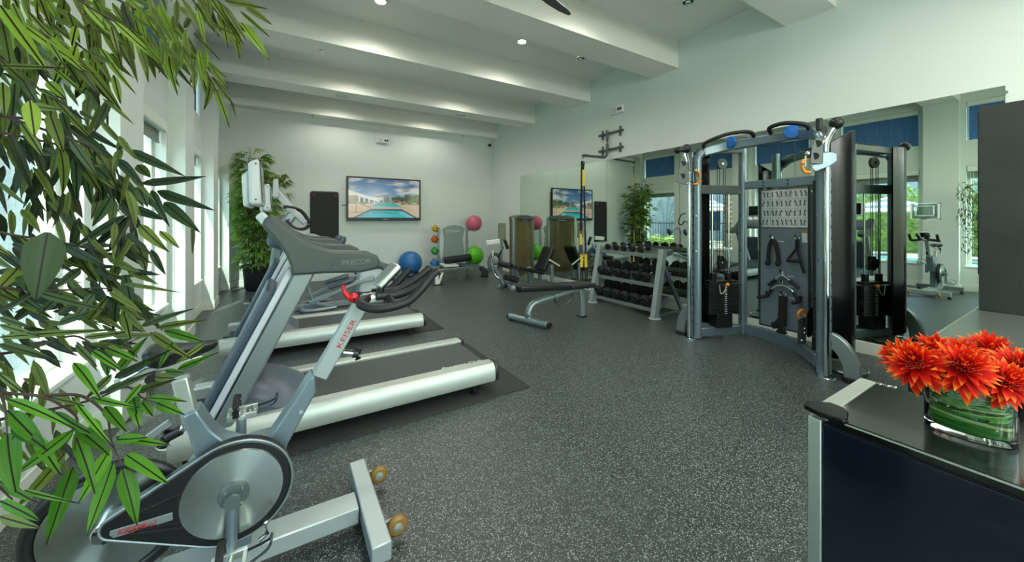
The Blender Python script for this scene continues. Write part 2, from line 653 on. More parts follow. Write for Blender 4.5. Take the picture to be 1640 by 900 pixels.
LOW, HIGH = (0.46, 2.38), (2.87, 3.6)
bays = [(PIL[i][1], PIL[i + 1][0]) for i in range(len(PIL) - 1)]
XG = -1.2
for n, (a, b) in enumerate(bays):
    a2, b2 = a + 0.07, b - 0.07
    g = G().box(-1.26, XL, a, b, 0, LOW[0]).box(-1.26, XL, a, b, LOW[1], HIGH[0]).box(-1.26, XL, a, b, HIGH[1], ZC)
    for z0, z1 in (LOW, HIGH):
        g.box(-1.26, XL, a, a2, z0, z1).box(-1.26, XL, b2, b, z0, z1)
    struct(g.make('wall_left', M['wall']))
    struct(G().box(XL, XL + 0.012, a, b, 0, 0.13).make('baseboard_left', M['trim'], bev=0.003))
    for k, (z0, z1) in enumerate((LOW, HIGH)):
        f = 0.045
        g = G().box(XG - 0.035, XG + 0.035, a2, a2 + f, z0, z1).box(XG - 0.035, XG + 0.035, b2 - f, b2, z0, z1)
        g.box(XG - 0.035, XG + 0.035, a2 + f, b2 - f, z0, z0 + f).box(XG - 0.035, XG + 0.035, a2 + f, b2 - f, z1 - f, z1)
        win = struct(g.make('window_%d' % (2 * n + k + 1), M['frame_white'], bev=0.003))
        struct(G().box(XG - 0.006, XG + 0.006, a2 + f, b2 - f, z0 + f, z1 - f).make('glass_pane', M['glass'], win))
        if k == 0:
            struct(G().box(XG + 0.035, XL + 0.02, a2 - 0.02, b2 + 0.02, z0 - 0.012, z0 + 0.018).make('window_sill', M['trim'], win, bev=0.004))
            struct(G().box(XG + 0.06, XG + 0.15, a2 + 0.01, b2 - 0.01, z1 - 0.11, z1 - 0.005).make('shade_cassette', M['trim'], win, bev=0.01))
            struct(G().box(XG + 0.085, XG + 0.089, a2 + 0.03, b2 - 0.03, z1 - 0.22, z1 - 0.11)
                   .box(XG + 0.08, XG + 0.094, a2 + 0.03, b2 - 0.03, z1 - 0.235, z1 - 0.215).make('roller_shade', M['shade_grey'], win))
            cd = G()
            for dy in (0.0, 0.035):
                cd.tube([(XG + 0.12, b2 - 0.05 - dy, z1 - 0.1), (XG + 0.12, b2 - 0.05 - dy, z0 + 0.25)], 0.003, 6)
            struct(cd.make('shade_cord', M['trim'], win))
        else:
            struct(G().box(XG + 0.07, XG + 0.15, a2 + 0.01, b2 - 0.01, z1 - 0.09, z1 - 0.005).make('shade_cassette', M['trim'], win, bev=0.008))
            struct(G().box(XG + 0.09, XG + 0.094, a2 + 0.03, b2 - 0.03, z0 + 0.02, z1 - 0.09)
                   .box(XG + 0.084, XG + 0.1, a2 + 0.03, b2 - 0.03, z0 + 0.005, z0 + 0.03).make('roller_shade', M['shade_blue'], win))
        pd = bpy.data.lights.new('daylight_portal', 'AREA')
        pd.shape = 'RECTANGLE'
        pd.size, pd.size_y = b2 - a2, z1 - z0
        pd.cycles.is_portal = True
        po = bpy.data.objects.new('daylight_portal', pd)
        po.location = (-1.28, (a2 + b2) / 2, (z0 + z1) / 2)
        po.rotation_euler = (PI / 2, 0, -PI / 2)
        COL.objects.link(po)
pd = bpy.data.lights.new('daylight_portal', 'AREA')
pd.shape = 'RECTANGLE'
pd.size, pd.size_y = 4.9, 2.8
pd.cycles.is_portal = True
po = bpy.data.objects.new('daylight_portal', pd)
po.location = (1.9, YN - 0.22, 1.46)
po.rotation_euler = (PI / 2, 0, 0)
po.rotation_euler = V((0, 1, 0)).to_track_quat('-Z', 'Y').to_euler()
COL.objects.link(po)

struct(G().box(XP, XR, YF - 0.012, YF, 0, 0.13).make('baseboard_back', M['trim'], bev=0.003))
struct(G().box(XR - 0.014, XR, 0.62, YF - 0.012, 0, 0.125).make('baseboard_right', M['trim'], bev=0.003))

# wall mirror: five tall sheets in a row
mir = thing('wall_mirror', 'frameless gym mirror of five tall sheets covering the long wall above the white baseboard', 'mirror', (XR, 4.1, 0.13))
my = [7.754, 6.297, 4.84, 3.383, 1.926, 0.469]
for i in range(5):
    p = G().box(XR - 0.007, XR - 0.001, my[i + 1] + 0.0025, my[i] - 0.0025, 0.128, 2.445).make('mirror_sheet', M['mirror'], mir, smooth=0)
G().box(XR - 0.004, XR - 0.0005, my[5], my[0], 0.126, 2.447).make('backing', M['mirror_edge'], mir, smooth=0)
g = G()
for y in (my[5] - 0.004,):
    g.cyl((XR - 0.001, y, 2.39), (XR - 0.014, y, 2.39), 0.012, 12)
g.make('mirror_clip', M['chrome'], mir)

# ------------------------------------------------------------------ ceiling fittings
def downlight(x, y, lit, label):
    t = thing('recessed_downlight', label, 'ceiling light', (x, y, ZC), 'recessed ceiling downlights')
    G().lathe([(0.062, 0.0), (0.085, 0.0), (0.088, 0.006), (0.066, 0.012), (0.062, 0.0)], (x, y, ZC - 0.012), n=24, caps=False).make('trim_ring', M['chrome'] if not lit else M['trim'], t)
    if lit:
        G().lathe([(0.001, 0.0), (0.062, 0.0)], (x, y, ZC - 0.007), n=24, caps=False).make('lens', M['lamp_on'], t)
        l = bpy.data.lights.new('downlight_lamp', 'SPOT')
        l.energy = DOWNLIGHT_W
        l.color = (1.0, 0.96, 0.88)
        l.spot_size = math.radians(150)
        l.spot_blend = 0.6
        l.shadow_soft_size = 0.05
        lo = bpy.data.objects.new('downlight_lamp', l)
        lo.location = (x, y, ZC - 0.03)
        COL.objects.link(lo)
    else:
        G().lathe([(0.001, 0.0), (0.062, 0.0)], (x, y, ZC - 0.006), n=20, caps=False).make('lens', M['black'], t)
        G().ball((x - 0.012, y - 0.01, ZC - 0.012), 0.036, 16, 10).make('eyeball', M['chrome'], t)


downlight(0.99, 4.675, True, 'lit round downlight in the ceiling bay above the television end, nearer the windows')
downlight(3.014, 4.63, True, 'lit round downlight in the ceiling bay, middle of three across the bay above the bench')
downlight(4.152, 4.606, False, 'unlit chrome eyeball downlight near the mirror wall above the wall bracket')
downlight(4.191, 2.726, False, 'unlit chrome eyeball downlight at the top edge above the cable machine')
for yy, nm in ((2.73, 'bay with the ceiling fan'), (6.5, 'third ceiling bay'), (8.3, 'ceiling bay closest to the television wall')):
    for xx, sd in ((1.0, 'window side'), (3.0, 'mirror side')):
        downlight(xx, yy, True, 'lit downlight hidden between beams, %s, %s' % (nm, sd))
for yy, nm in ((0.9, 'above the viewpoint'), (-1.2, 'behind the viewpoint'), (-3.0, 'by the added glazing')):
    for xx, sd in ((0.8, 'window side'), (3.6, 'mirror side')):
        downlight(xx, yy, True, 'lit round downlight %s, %s' % (nm, sd))

for (x, y, lb) in ((0.892, 7.36, 'round white ceiling speaker under a beam, nearer the windows'), (3.231, 7.36, 'round white ceiling speaker under a beam, nearer the corner with the camera dome')):
    t = thing('ceiling_speaker', lb, 'speaker', (x, y, ZB), 'round speakers under the third beam')
    G().lathe([(0.001, 0.006), (0.10, 0.0), (0.125, 0.001), (0.13, 0.012)], (x, y, ZB - 0.012), n=28, caps=False).make('grille', M['pale_plastic'], t)
    G().lathe([(0.112, 0.0), (0.132, 0.0), (0.132, 0.01)], (x, y, ZB - 0.014), n=28, caps=False).make('rim', M['trim'], t)
for (x, y, z, lb) in ((0.416, 5.536, ZB, 'small brass sprinkler head under the second beam nearer the windows'), (4.011, 5.529, ZB, 'small chrome sprinkler head under the second beam near the mirror wall'),
                   (0.51, 9.1, ZB, 'small sprinkler head under the last beam above the wall mat'), (4.06, 9.12, ZB, 'small sprinkler head under the last beam beside the corner')):
    t = thing('sprinkler_head', lb, 'sprinkler', (x, y, z), 'fire sprinklers under the beams')
    G().lathe([(0.03, 0), (0.03, -0.006), (0.012, -0.01), (0.012, -0.03), (0.006, -0.04)], (x, y, z), n=12).make('body', M['chrome'], t)
    G().lathe([(0.001, -0.048), (0.018, -0.05), (0.018, -0.052)], (x, y, z), n=12).make('deflector', M['chrome'], t)

t = thing('ceiling_fan', 'dark ceiling fan between two beams, only the tip of one blade showing', 'ceiling fan', (1.8, 2.68, 3.4))
fc = V((1.78, 2.675, 3.4))
G().cyl(fc + V((0, 0, 0.1)), (fc.x, fc.y, ZC), 0.014, 10).make('downrod', M['black'], t)
G().lathe([(0.02, 0.12), (0.09, 0.1), (0.11, 0.03), (0.09, -0.03), (0.02, -0.05)], fc, n=24).make('motor', M['black'], t)
for k in range(3):
    an = math.radians(15.4 + 120 * k)
    d, q = V((math.cos(an), math.sin(an), 0)), V((-math.sin(an), math.cos(an), 0))
    pts = []
    for (rr, ww) in ((0.1, 0.03), (0.2, 0.06), (0.4, 0.068), (0.55, 0.055), (0.64, 0.03), (0.67, 0.012)):
        pts.append((rr, ww))
    ring = [fc + d * r + q * wd + V((0, 0, wd * 0.25)) for r, wd in pts] + [fc + d * r - q * wd - V((0, 0, wd * 0.25)) for r, wd in reversed(pts)]
    G().prism(ring, (0, 0, 0.008)).make('blade', M['black'], t)

# emergency lights, camera dome
def emergency(c, ax, out, label):
    ax, out = V(ax), V(out)
    t = thing('emergency_light', label, 'emergency light', c, 'emergency lights high on the walls')
    R = Matrix((ax, V((0, 0, 1)).cross(ax), V((0, 0, 1)))).transposed()
    c = V(c)
    G().obox(c + out * 0.03, 0.29, 0.06, 0.13, R).make('housing', M['canvas'], t, bev=0.008)
    g = G()
    for s in (0.06, 0.11):
        g.obox(c + out * 0.062 + ax * s, 0.04, 0.012, 0.05, R)
        g.obox(c + out * 0.062 + ax * s + V((0, 0, -0.0)), 0.034, 0.02, 0.04, R)
    g.make('lamp_head', M['grey_plastic'], t, bev=0.004)
    g = G().obox(c + out * 0.062 - ax * 0.05, 0.12, 0.004, 0.1, R).make('cover', M['pale_plastic'], t)


emergency((2.0, YF, 3.27), (1, 0, 0), (0, -1, 0), 'white emergency light box high on the wall above the television')
emergency((XR, 4.58, 3.285), (0, -1, 0), (-1, 0, 0), 'white emergency light box on the mirror wall above the strap bracket')
t = thing('camera_dome', 'small dark security camera dome in the top corner where two white walls meet', 'security camera', (4.9, 9.2, 3.42))
cc = on_y(785, 232.5, 9.18)
G().cyl((cc.x, YF, cc.z), (cc.x, YF - 0.05, cc.z), 0.055, 20).make('base', M['trim'], t)
G().ball((cc.x, YF - 0.06, cc.z), 0.048, 18, 12).make('dome', M['screen_dark'], t)

# ------------------------------------------------------------------ outside, beyond the windows
struct(G().box(-40, -1.27, -20, 40, -0.25, -0.06).make('ground_outside', M['deck']))
for i, (y0, y1) in enumerate(PIL):
    struct(G().box(-1.52 if 3 < y0 < 4 else -1.38, -1.26, y0 - 0.03, y1 + 0.03, -0.06, ZC).make('wall_outside_pier', M['stucco']))
struct(G().box(-1.4, -1.26, YN, YF + 0.2, ZC - 0.02, ZC + 0.3).make('wall_outside_coping', M['stucco']))
pw = G().box(-9.4, -5.2, -3, 8.4, -0.075, -0.05).make('pool_water', M['water'])
struct(pw)
g = G().box(-5.2, -4.9, -3.3, 8.7, -0.06, -0.02).box(-9.7, -9.4, -3.3, 8.7, -0.06, -0.02).box(-9.4, -5.2, 8.4, 8.7, -0.06, -0.02).box(-9.4, -5.2, -3.3, -3, -0.06, -0.02)
struct(g.make('trim_pool_edge', M['canvas']))


def umbrella(x, y, r, zt, label):
    t = thing('patio_umbrella', label, 'umbrella', (x, y, -0.06), 'striped umbrellas by the pool')
    G().cyl((x, y, -0.06), (x, y, zt + 0.1), 0.03, 10).make('pole', M['canvas_grey'], t)
    G().lathe([(0.3, 0), (0.3, 0.05), (0.05, 0.09)], (x, y, -0.06), n=16).make('base', M['canvas_grey'], t)
    n = 8
    for k in range(n):
        for (r0, r1, mt) in ((0.0, 0.22, 'canvas'), (0.22, 0.42, 'canvas_grey'), (0.42, 0.62, 'canvas'), (0.62, 0.8, 'canvas_grey'), (0.8, 1.0, 'canvas')):
            def pt(q, a, dz=0):
                return V((x + math.cos(a) * r * q, y + math.sin(a) * r * q, zt - q * 0.62 + dz))
            a0, a1 = 2 * PI * k / n, 2 * PI * (k + 1) / n
            if r0 == 0:
                poly = [pt(0, 0), pt(r1, a0), pt(r1, a1)]
            else:
                poly = [pt(r0, a0), pt(r1, a0), pt(r1, a1), pt(r0, a1)]
            bands.setdefault(mt, G()).prism(poly, (0, 0, 0.012))
    for mt in ('canvas', 'canvas_grey'):
        bands[mt].make('canopy' if mt == 'canvas' else 'canopy_stripe', M[mt], t)
    bands.clear()


bands = {}
umbrella(-10.6, 4.75, 1.6, 2.3, 'grey striped white umbrella beyond the pool, seen through the second window')
umbrella(-10.9, 12.1, 1.35, 2.5, 'grey striped white umbrella beyond the pool, seen beside the palm trunk')
umbrella(-10.6, 0.6, 1.6, 2.4, 'grey striped white umbrella beyond the pool, nearest the added glazing')


def lounger(x, y, label):
    t = thing('pool_lounger', label, 'lounger', (x, y, -0.06), 'white loungers by the pool')
    G().box(x - 0.95, x + 0.95, y - 0.33, y + 0.33, 0.2, 0.26).make('frame', M['canvas'], t, bev=0.02)
    G().box(x - 0.3, x + 0.93, y - 0.31, y + 0.31, 0.26, 0.36).make('mattress', M['canvas'], t, bev=0.04)
    G().prism([(x - 0.3, y - 0.31, 0.26), (x - 0.3, y - 0.31, 0.36), (x - 0.85, y - 0.31, 0.85), (x - 0.93, y - 0.31, 0.78)], (0, 0.62, 0)).make('backrest', M['canvas'], t, bev=0.02)
    for sx in (-0.85, 0.85):
        for sy in (-0.28, 0.28):
            G().cyl((x + sx, y + sy, -0.06), (x + sx, y + sy, 0.2), 0.025, 8).make('leg', M['canvas'], t)


lounger(-12.0, 1.9, 'white pool lounger under the umbrella seen through the second window')
lounger(-12.0, 7.0, 'white pool lounger between the second window umbrella and the palm trunk')
lounger(-11.3, 9.0, 'white pool lounger beside the palm trunk')

t = thing('palm_tree', 'palm tree with a thick ringed trunk standing beyond the pool', 'palm tree', (-9.9, 10.6, -0.06))
g = G()
for k in range(22):
    z = -0.06 + k * 0.24
    g.lathe([(0.23, 0), (0.27, 0.13), (0.22, 0.24)], (-9.9 + 0.02 * math.sin(k), 10.6, z), n=14)
g.make('trunk', M['bark'], t)
for k in range(14):
    a = 2 * PI * k / 14
    d = V((math.cos(a), math.sin(a), 0))
    path = [V((-9.9, 10.6, 5.2)) + d * (2.2 * s) + V((0, 0, 1.0 * s - 2.0 * s * s)) for s in (0, 0.25, 0.5, 0.75, 1)]
    g = G().tube(path, [0.03, 0.03, 0.025, 0.02, 0.01], 6)
    q = V((-d.y, d.x, 0))
    for j in range(1, 16):
        s = j / 16
        c = V((-9.9, 10.6, 5.2)) + d * (2.2 * s) + V((0, 0, s - 2 * s * s))
        for sg in (-1, 1):
            tip = c + q * sg * 0.5 * (1 - 0.5 * s) + d * 0.2 - V((0, 0, 0.25))
            g.add([c - d * 0.03, c + d * 0.03, tip], [(0, 1, 2)])
    g.make('palm_frond', M['hedge'], t)


def bush(x0, x1, y0, y1, z1, label, n, name='hedge'):
    g = G()
    for k in range(n):
        r = random.uniform(0.16, 0.3)
        c = V((random.uniform(x0, x1), random.uniform(y0, y1), random.uniform(0, max(0.05, z1 - r))))
        for j in range(16):
            d = V((random.gauss(0, 1), random.gauss(0, 1), random.gauss(0, 1))).normalized()
            p = c + d * r
            s1 = d.orthogonal().normalized() * 0.07
            s2 = d.cross(s1).normalized() * 0.03 + d * 0.03
            g.add([p - s1, p + s2, p + s1, p - s2], [(0, 1, 2, 3)])
    g.box(x0 + 0.05, x1 - 0.05, y0 + 0.05, y1 - 0.05, -0.06, z1 * 0.8)
    o = g.make(name, M['hedge'], smooth=0)
    tag(o, label, 'hedge')
    return o


bush(-14.2, -13.2, -3, 12.0, 3.0, 'tall yellow green hedge beyond the pool loungers', 620)
bush(-3.6, -2.9, 8.6, 10.6, 0.75, 'low bright green shrubs outside the farthest window', 70, 'shrub')
t = thing('pool_fence', 'dark metal picket fence outside the farthest window', 'fence', (-4.6, 9.4, -0.06))
for k in range(34):
    y = 6.9 + k * 0.14
    G().box(-4.63, -4.61, y, y + 0.02, -0.06, 1.3).make('picket', M['fence'], t)
G().box(-4.65, -4.6, 6.85, 11.7, 1.2, 1.24).make('rail', M['fence'], t)
G().box(-4.65, -4.6, 6.85, 11.7, 0.1, 0.14).make('rail', M['fence'], t)

bt = thing('apartment_block', 'long grey two storey building with dark windows beyond the pool', 'building', (-18, 8, -0.06))
G().box(-20, -17, -14, 26, -0.06, 6.6).make('wall', M['facade'], bt)
G().box(-20.2, -16.7, -14.2, 26.2, 6.6, 6.9).make('roof', M['canvas'], bt)
for k in range(15):
    for z in (0.5, 3.7):
        wv = G().box(-17.0, -16.95, -12.6 + k * 2.5, -11.0 + k * 2.5, z, z + 2.0).make('window', M['canvas'], bt)
        G().box(-16.95, -16.94, -12.5 + k * 2.5, -11.1 + k * 2.5, z + 0.08, z + 1.92).make('pane', M['facade_glass'], wv)
ob = thing('stucco_annex', 'plain grey stucco building wall outside the farthest window', 'building', (-7, 16, -0.06))
G().box(-12.5, -5.6, 13.5, 30, -0.06, 5.0).make('wall', M['stucco'], ob)
G().box(-12.7, -5.4, 13.3, 30.2, 5.0, 5.2).make('roof', M['canvas'], ob)

# ceiling light panels added behind the viewpoint to flatten the room's light
for k, (x, y, nm) in enumerate(((1.0, -0.75, 'nearest the viewpoint on the window side'), (3.4, -0.75, 'nearest the viewpoint on the mirror side'), (1.0, -2.9, 'by the added glazing on the window side'), (3.4, -2.9, 'by the added glazing on the mirror side'))):
    t = thing('added_fill_panel', 'long white added fill light panel ' + nm, 'ceiling light', (x, y, ZC - 0.05), 'added fill light panels')
    G().box(x - 0.75, x + 0.75, y - 0.32, y + 0.32, ZC - 0.06, ZC).make('panel_frame', M['trim'], t, bev=0.004)
    G().box(x - 0.71, x + 0.71, y - 0.28, y + 0.28, ZC - 0.064, ZC - 0.0605).make('fill_diffuser', M['fill_panel_on'], t)

for k, (x, nm) in enumerate(((0.2, 'on the window side'), (1.6, 'second from the window side'), (3.0, 'third from the window side'), (4.3, 'on the mirror side'))):  # hanging globes added so beam faces and ceiling catch more light
    t = thing('added_fill_globe', 'white glowing globe added as fill light behind the viewpoint, ' + nm, 'added fill lamp', (x, -3.3, 2.7), 'added fill globes')
    G().cyl((x, -3.3, 2.94), (x, -3.3, ZC), 0.008, 8).make('cord', M['black'], t)
    G().cyl((x, -3.3, 2.92), (x, -3.3, 3.0), 0.05, 16).make('cap', M['chrome'], t)
    G().ball((x, -3.3, 2.7), 0.24, 28, 18).make('globe', M['fill_globe_on'], t, smooth=60)

# ------------------------------------------------------------------ treadmills
def build_treadmill(dy, label):
    """near rail at y = 2.53 + dy, running along x; console at the window end"""
    yn, yf = 2.54 + dy, 3.34 + dy
    t = thing('treadmill', label, 'treadmill', (0.4, (yn + yf) / 2, 0), 'treadmills facing the windows')
    zt = 0.225
    # side rails: rounded aluminium extrusions
    for (y0, y1) in ((yn, yn + 0.13), (yf - 0.13, yf)):
        prof = [(y0 + 0.012, 0.085), (y0, 0.12), (y0 + 0.006, 0.19), (y0 + 0.035, zt), (y1 - 0.01, zt), (y1, zt - 0.012), (y1, 0.085)]
        if y0 > yn:
            prof = [(y0 + y1 - a, b) for a, b in prof]
        G().prism([(-0.52, a, b) for a, b in prof], (1.93, 0, 0)).make('side_rail', M['rail_alu'], t, bev=0.004)
        G().prism([(1.41, a, b) for a, b in prof], (0.03, 0, 0)).make('rail_end_cap', M['black'], t, bev=0.006)
    G().box(-0.25, 1.40, yn + 0.135, yf - 0.135, 0.16, 0.205).make('running_belt', M['belt'], t, bev=0.012)
    G().cyl((1.385, yn + 0.13, 0.165), (1.385, yf - 0.13, 0.165), 0.042, 18).make('rear_roller', M['black'], t)
    G().box(-0.5, 1.3, yn + 0.06, yf - 0.06, 0.085, 0.15).make('deck_frame', M['black'], t)
    for x in (-0.45, 1.25):
        for y in (yn + 0.06, yf - 0.06):
            G().cyl((x, y, 0.006), (x, y, 0.09), 0.018, 12).lathe([(0.035, 0.0), (0.035, 0.012), (0.018, 0.02)], (x, y, 0.006), n=14).make('levelling_foot', M['black'], t)
    # motor hood: dome between the uprights
    hood = []
    xs = [(-0.38, 0.10), (-0.37, 0.26), (-0.33, 0.33), (-0.25, 0.37), (-0.12, 0.36), (0.0, 0.31), (0.1, 0.24), (0.13, 0.21)]
    vs, fs = [], []
    n = 9
    for (x, z) in xs:
        for k in range(n):
            s = k / (n - 1)
            y = yn + 0.07 + (yf - yn - 0.14) * s
            e = 1 - abs(2 * s - 1) ** 4 * 0.35
            vs.append((x - 0.08 * (1 - e), y, 0.09 + (z - 0.09) * e))
    for i in range(len(xs) - 1):
        for k in range(n - 1):
            fs.append((i * n + k, i * n + k + 1, (i + 1) * n + k + 1, (i + 1) * n + k))
    base = len(vs)
    vs += [(-0.38, yn + 0.07, 0.09), (0.13, yn + 0.07, 0.09), (0.13, yf - 0.07, 0.09), (-0.38, yf - 0.07, 0.09)]
    g = G().add(vs, fs)
    for side in (0, n - 1):
        y = yn + 0.07 if side == 0 else yf - 0.07
        ring = [g.v[i * n + side] for i in range(len(xs))] + [(0.13, y, 0.09), (-0.38, y, 0.09)]
        g.add(ring, [tuple(range(len(ring)))])
    g.make('motor_hood', M['slate'], t, smooth=60)
    # raked uprights
    for (y0, sg) in ((yn + 0.02, 1), (yf - 0.02, -1)):
        up_ = [(-0.40, 0.09), (-0.305, 0.09), (0.16, 1.03), (0.18, 1.12), (0.05, 1.12), (0.05, 1.03)]
        G().prism([(x, y0, z) for x, z in up_], (0, 0.1 * sg, 0)).make('upright', M['silver'], t, bev=0.012, seg=3)
        # paler inset strips down the window side of each upright
        G().prism([(x, y0 + 0.02 * sg, z) for x, z in [(-0.437, 0.11), (-0.402, 0.11), (0.049, 1.05), (0.014, 1.05)]], (0, 0.07 * sg, 0)).make('upright_trim', M['pale_plastic'], t, bev=0.006)
    # shroud behind the uprights, facing the window
    G().prism([V((-0.47, yn + 0.14, 0.12)), V((-0.42, yn + 0.14, 0.12)), V((-0.04, yn + 0.14, 0.9)), V((-0.1, yn + 0.14, 0.94))], (0, yf - yn - 0.28, 0)).make('front_shroud', M['slate'], t, bev=0.02)
    # handrail arms with the hood shape that carries the console
    pa = [on_y(u, v, 2.52) for u, v in [(418, 361), (423, 351), (434, 342), (452, 358), (487, 384), (513, 396), (533, 401), (560, 402), (590, 403), (604, 409), (610, 418), (606, 430), (578, 437), (520, 438), (466, 442), (465, 427), (457, 407), (440, 383)]]
    pa = [(p.x, p.z) for p in pa]
    for (y0, sg) in ((yn - 0.02, 1), (yf + 0.02, -1)):
        arm = G().prism([(x, y0, z) for x, z in pa], (0, 0.105 * sg, 0)).make('handrail_arm', M['arm_plastic'], t, bev=0.016, seg=3)
        G().prism([(x, y0 - 0.002 * sg, z) for x, z in [(0.262, 1.112), (0.266, 1.112), (0.232, 1.045), (0.228, 1.045)]], (0, 0.003 * sg, 0)).make('seam', M['black'], arm)
        if sg > 0:
            writing('PRECOR', (0.30, y0 - 0.0015, 1.068), (1, 0, 0.02), (0, 0, 1), 0.046, M['arm_ink'], arm, width=0.17)
    G().prism([(-0.1, yn + 0.08, 1.2), (-0.06, yn + 0.08, 1.37), (0.02, yn + 0.08, 1.28), (0.04, yn + 0.08, 1.14)], (0, yf - yn - 0.16, 0)).make('dashboard', M['slate'], t, bev=0.03, seg=3)
    G().tube(smooth_path([(0.03, yn + 0.25, 1.2), (0.1, yn + 0.26, 1.17), (0.13, (yn + yf) / 2, 1.16), (0.1, yf - 0.26, 1.17), (0.03, yf - 0.25, 1.2)], 5), 0.018, 10).make('heart_rate_grip', M['foam'], t)
    # screen on its neck
    ym = (yn + yf) / 2
    rk = [(-0.165, 1.37), (-0.125, 1.41), (-0.03, 1.3), (-0.07, 1.25)]
    G().prism([(x, ym - 0.1, z) for x, z in rk], (0, 0.2, 0)).make('console_neck', M['pale_plastic'], t, bev=0.015)
    cs = G().prism([(-0.185, ym - 0.24, 1.445), (-0.19, ym - 0.24, 1.70), (-0.135, ym - 0.24, 1.725), (-0.12, ym - 0.24, 1.44)], (0, 0.48, 0)).make('console', M['pale_plastic'], t, bev=0.02, seg=3)
    G().prism([(-0.215, ym - 0.2, 1.43), (-0.225, ym - 0.2, 1.62), (-0.185, ym - 0.2, 1.66), (-0.18, ym - 0.2, 1.43)], (0, 0.4, 0)).make('console_back', M['pale_plastic'], t, bev=0.02, seg=3)
    G().prism([(-0.1315, ym - 0.2, 1.705), (-0.1185, ym - 0.2, 1.47), (-0.1165, ym - 0.2, 1.47), (-0.1295, ym - 0.2, 1.705)], (0, 0.4, 0)).make('screen', M['screen_dark'], cs)
    for z in (1.475, 1.69):
        G().cyl((-0.15, ym - 0.2415, z), (-0.15, ym - 0.243, z), 0.006, 10).make('rivet', M['grey_plastic'], cs)
    return t


tr = build_treadmill(0.0, 'grey treadmill nearest the viewpoint, partly behind the exercise bike')
belt_txt = writing('Premier Club', (1.02, 2.69, 0.2065), (1, 0, 0), (0, 1, 0), 0.055, M['white_ink'], tr, width=0.34, shear=0.3)
tr2 = dup_at(tr, (0.4, 2.94 + 1.765, 0), 'grey treadmill second from the viewpoint, between two other cardio machines')
for (y0, y1, lb) in ((2.47, 3.72, 'black rubber mat under the nearest treadmill'), (4.36, 5.52, 'black rubber mat under the second treadmill')):
    g = G().box(-0.46, 1.69, y0, y1, 0.0005, 0.007)
    tag(g.make('floor_mat', M['mat'], bev=0.003, origin=(0.6, (y0 + y1) / 2, 0)), lb, 'mat', 'mats under the treadmills')

# ------------------------------------------------------------------ elliptical beyond the treadmills
t = thing('elliptical_trainer', 'pale grey elliptical trainer beyond the two treadmills with black looped handles', 'elliptical', (0.6, 6.35, 0))
ya, yb = 6.1, 6.6
ym = 6.35
G().bar([(-0.25, ym, 0.05), (1.5, ym, 0.05)], 0.08, 0.08).make('base_rail', M['silver'], t, bev=0.01)
for x in (-0.2, 1.45):
    G().bar([(x, ya - 0.05, 0.03), (x, yb + 0.05, 0.03)], 0.07, 0.06).make('stabiliser', M['silver'], t, bev=0.01)
    for y in (ya - 0.04, yb + 0.04):
        G().cyl((x, y, 0.0), (x, y, 0.04), 0.03, 12).make('foot', M['black'], t)
G().tube(smooth_path([(0.65, ya - 0.05, 0.06), (0.35, ya - 0.08, 0.05), (0.22, ya + 0.02, 0.05), (0.24, yb - 0.02, 0.05), (0.35, yb + 0.08, 0.05), (0.65, yb + 0.05, 0.06)], 5), 0.03, 10).make('step_frame', M['silver'], t)
hs = G().prism([(0.98, ya + 0.06, 0.1), (1.0, ya + 0.06, 0.56), (1.3, ya + 0.06, 0.58), (1.5, ya + 0.06, 0.42), (1.52, ya + 0.06, 0.1)], (0, 0.38, 0)).make('drive_housing', M['pale_plastic'], t, bev=0.04, seg=3)
G().prism([(1.0, ya + 0.03, 0.56), (1.2, ya + 0.03, 0.68), (1.42, ya + 0.03, 0.64), (1.6, ya + 0.03, 0.46), (1.56, ya + 0.03, 0.3), (1.49, ya + 0.03, 0.42), (1.3, ya + 0.03, 0.585)], (0, 0.44, 0)).make('housing_cover', M['grey_plastic'], t, bev=0.03, seg=3)
for y in (ya, yb):
    G().bar([(0.35, y, 0.16), (0.95, y, 0.40), (1.2, y, 0.44)], 0.05, 0.07).make('pedal_arm', M['silver'], t, bev=0.012)
    G().obox((0.72, y, 0.40), 0.36, 0.17, 0.05, Matrix.Rotation(-0.25, 3, 'Y')).make('pedal', M['slate'], t, bev=0.02)
    G().bar([(0.3, y, 0.17), (0.62, y, 0.06)], 0.05, 0.05).make('guide_link', M['silver'], t, bev=0.01)
    G().tube(smooth_path([(0.35, y, 0.17), (0.22, y, 0.6), (0.2, y, 1.0), (0.36, y, 1.12), (0.6, y, 1.0)], 5), 0.02, 10).make('moving_arm', M['silver'], t)
    G().ball((0.72, y, 1.02), 0.06, 14, 10, axis=(0.5, 0, 0.8), sz=1.7).make('arm_grip', M['slate'], t)
G().bar([(-0.2, ym, 0.08), (-0.06, ym, 1.2), (0.1, ym, 1.45)], 0.16, 0.14, up=(1, 0, 0)).make('column', M['silver'], t, bev=0.03)
G().bar([(-0.12, ym, 1.78), (0.15, ym, 1.42), (0.26, ym, 1.3)], 0.16, 0.08).make('console_neck', M['pale_plastic'], t, bev=0.02)
cs = G().prism([(-0.15, ym - 0.22, 1.67), (-0.14, ym - 0.22, 1.93), (-0.08, ym - 0.22, 1.93), (-0.07, ym - 0.22, 1.66)], (0, 0.44, 0)).make('console', M['pale_plastic'], t, bev=0.02)
G().prism([(-0.0785, ym - 0.18, 1.9), (-0.0705, ym - 0.18, 1.69), (-0.0685, ym - 0.18, 1.69), (-0.0765, ym - 0.18, 1.9)], (0, 0.36, 0)).make('screen', M['screen_dark'], cs)
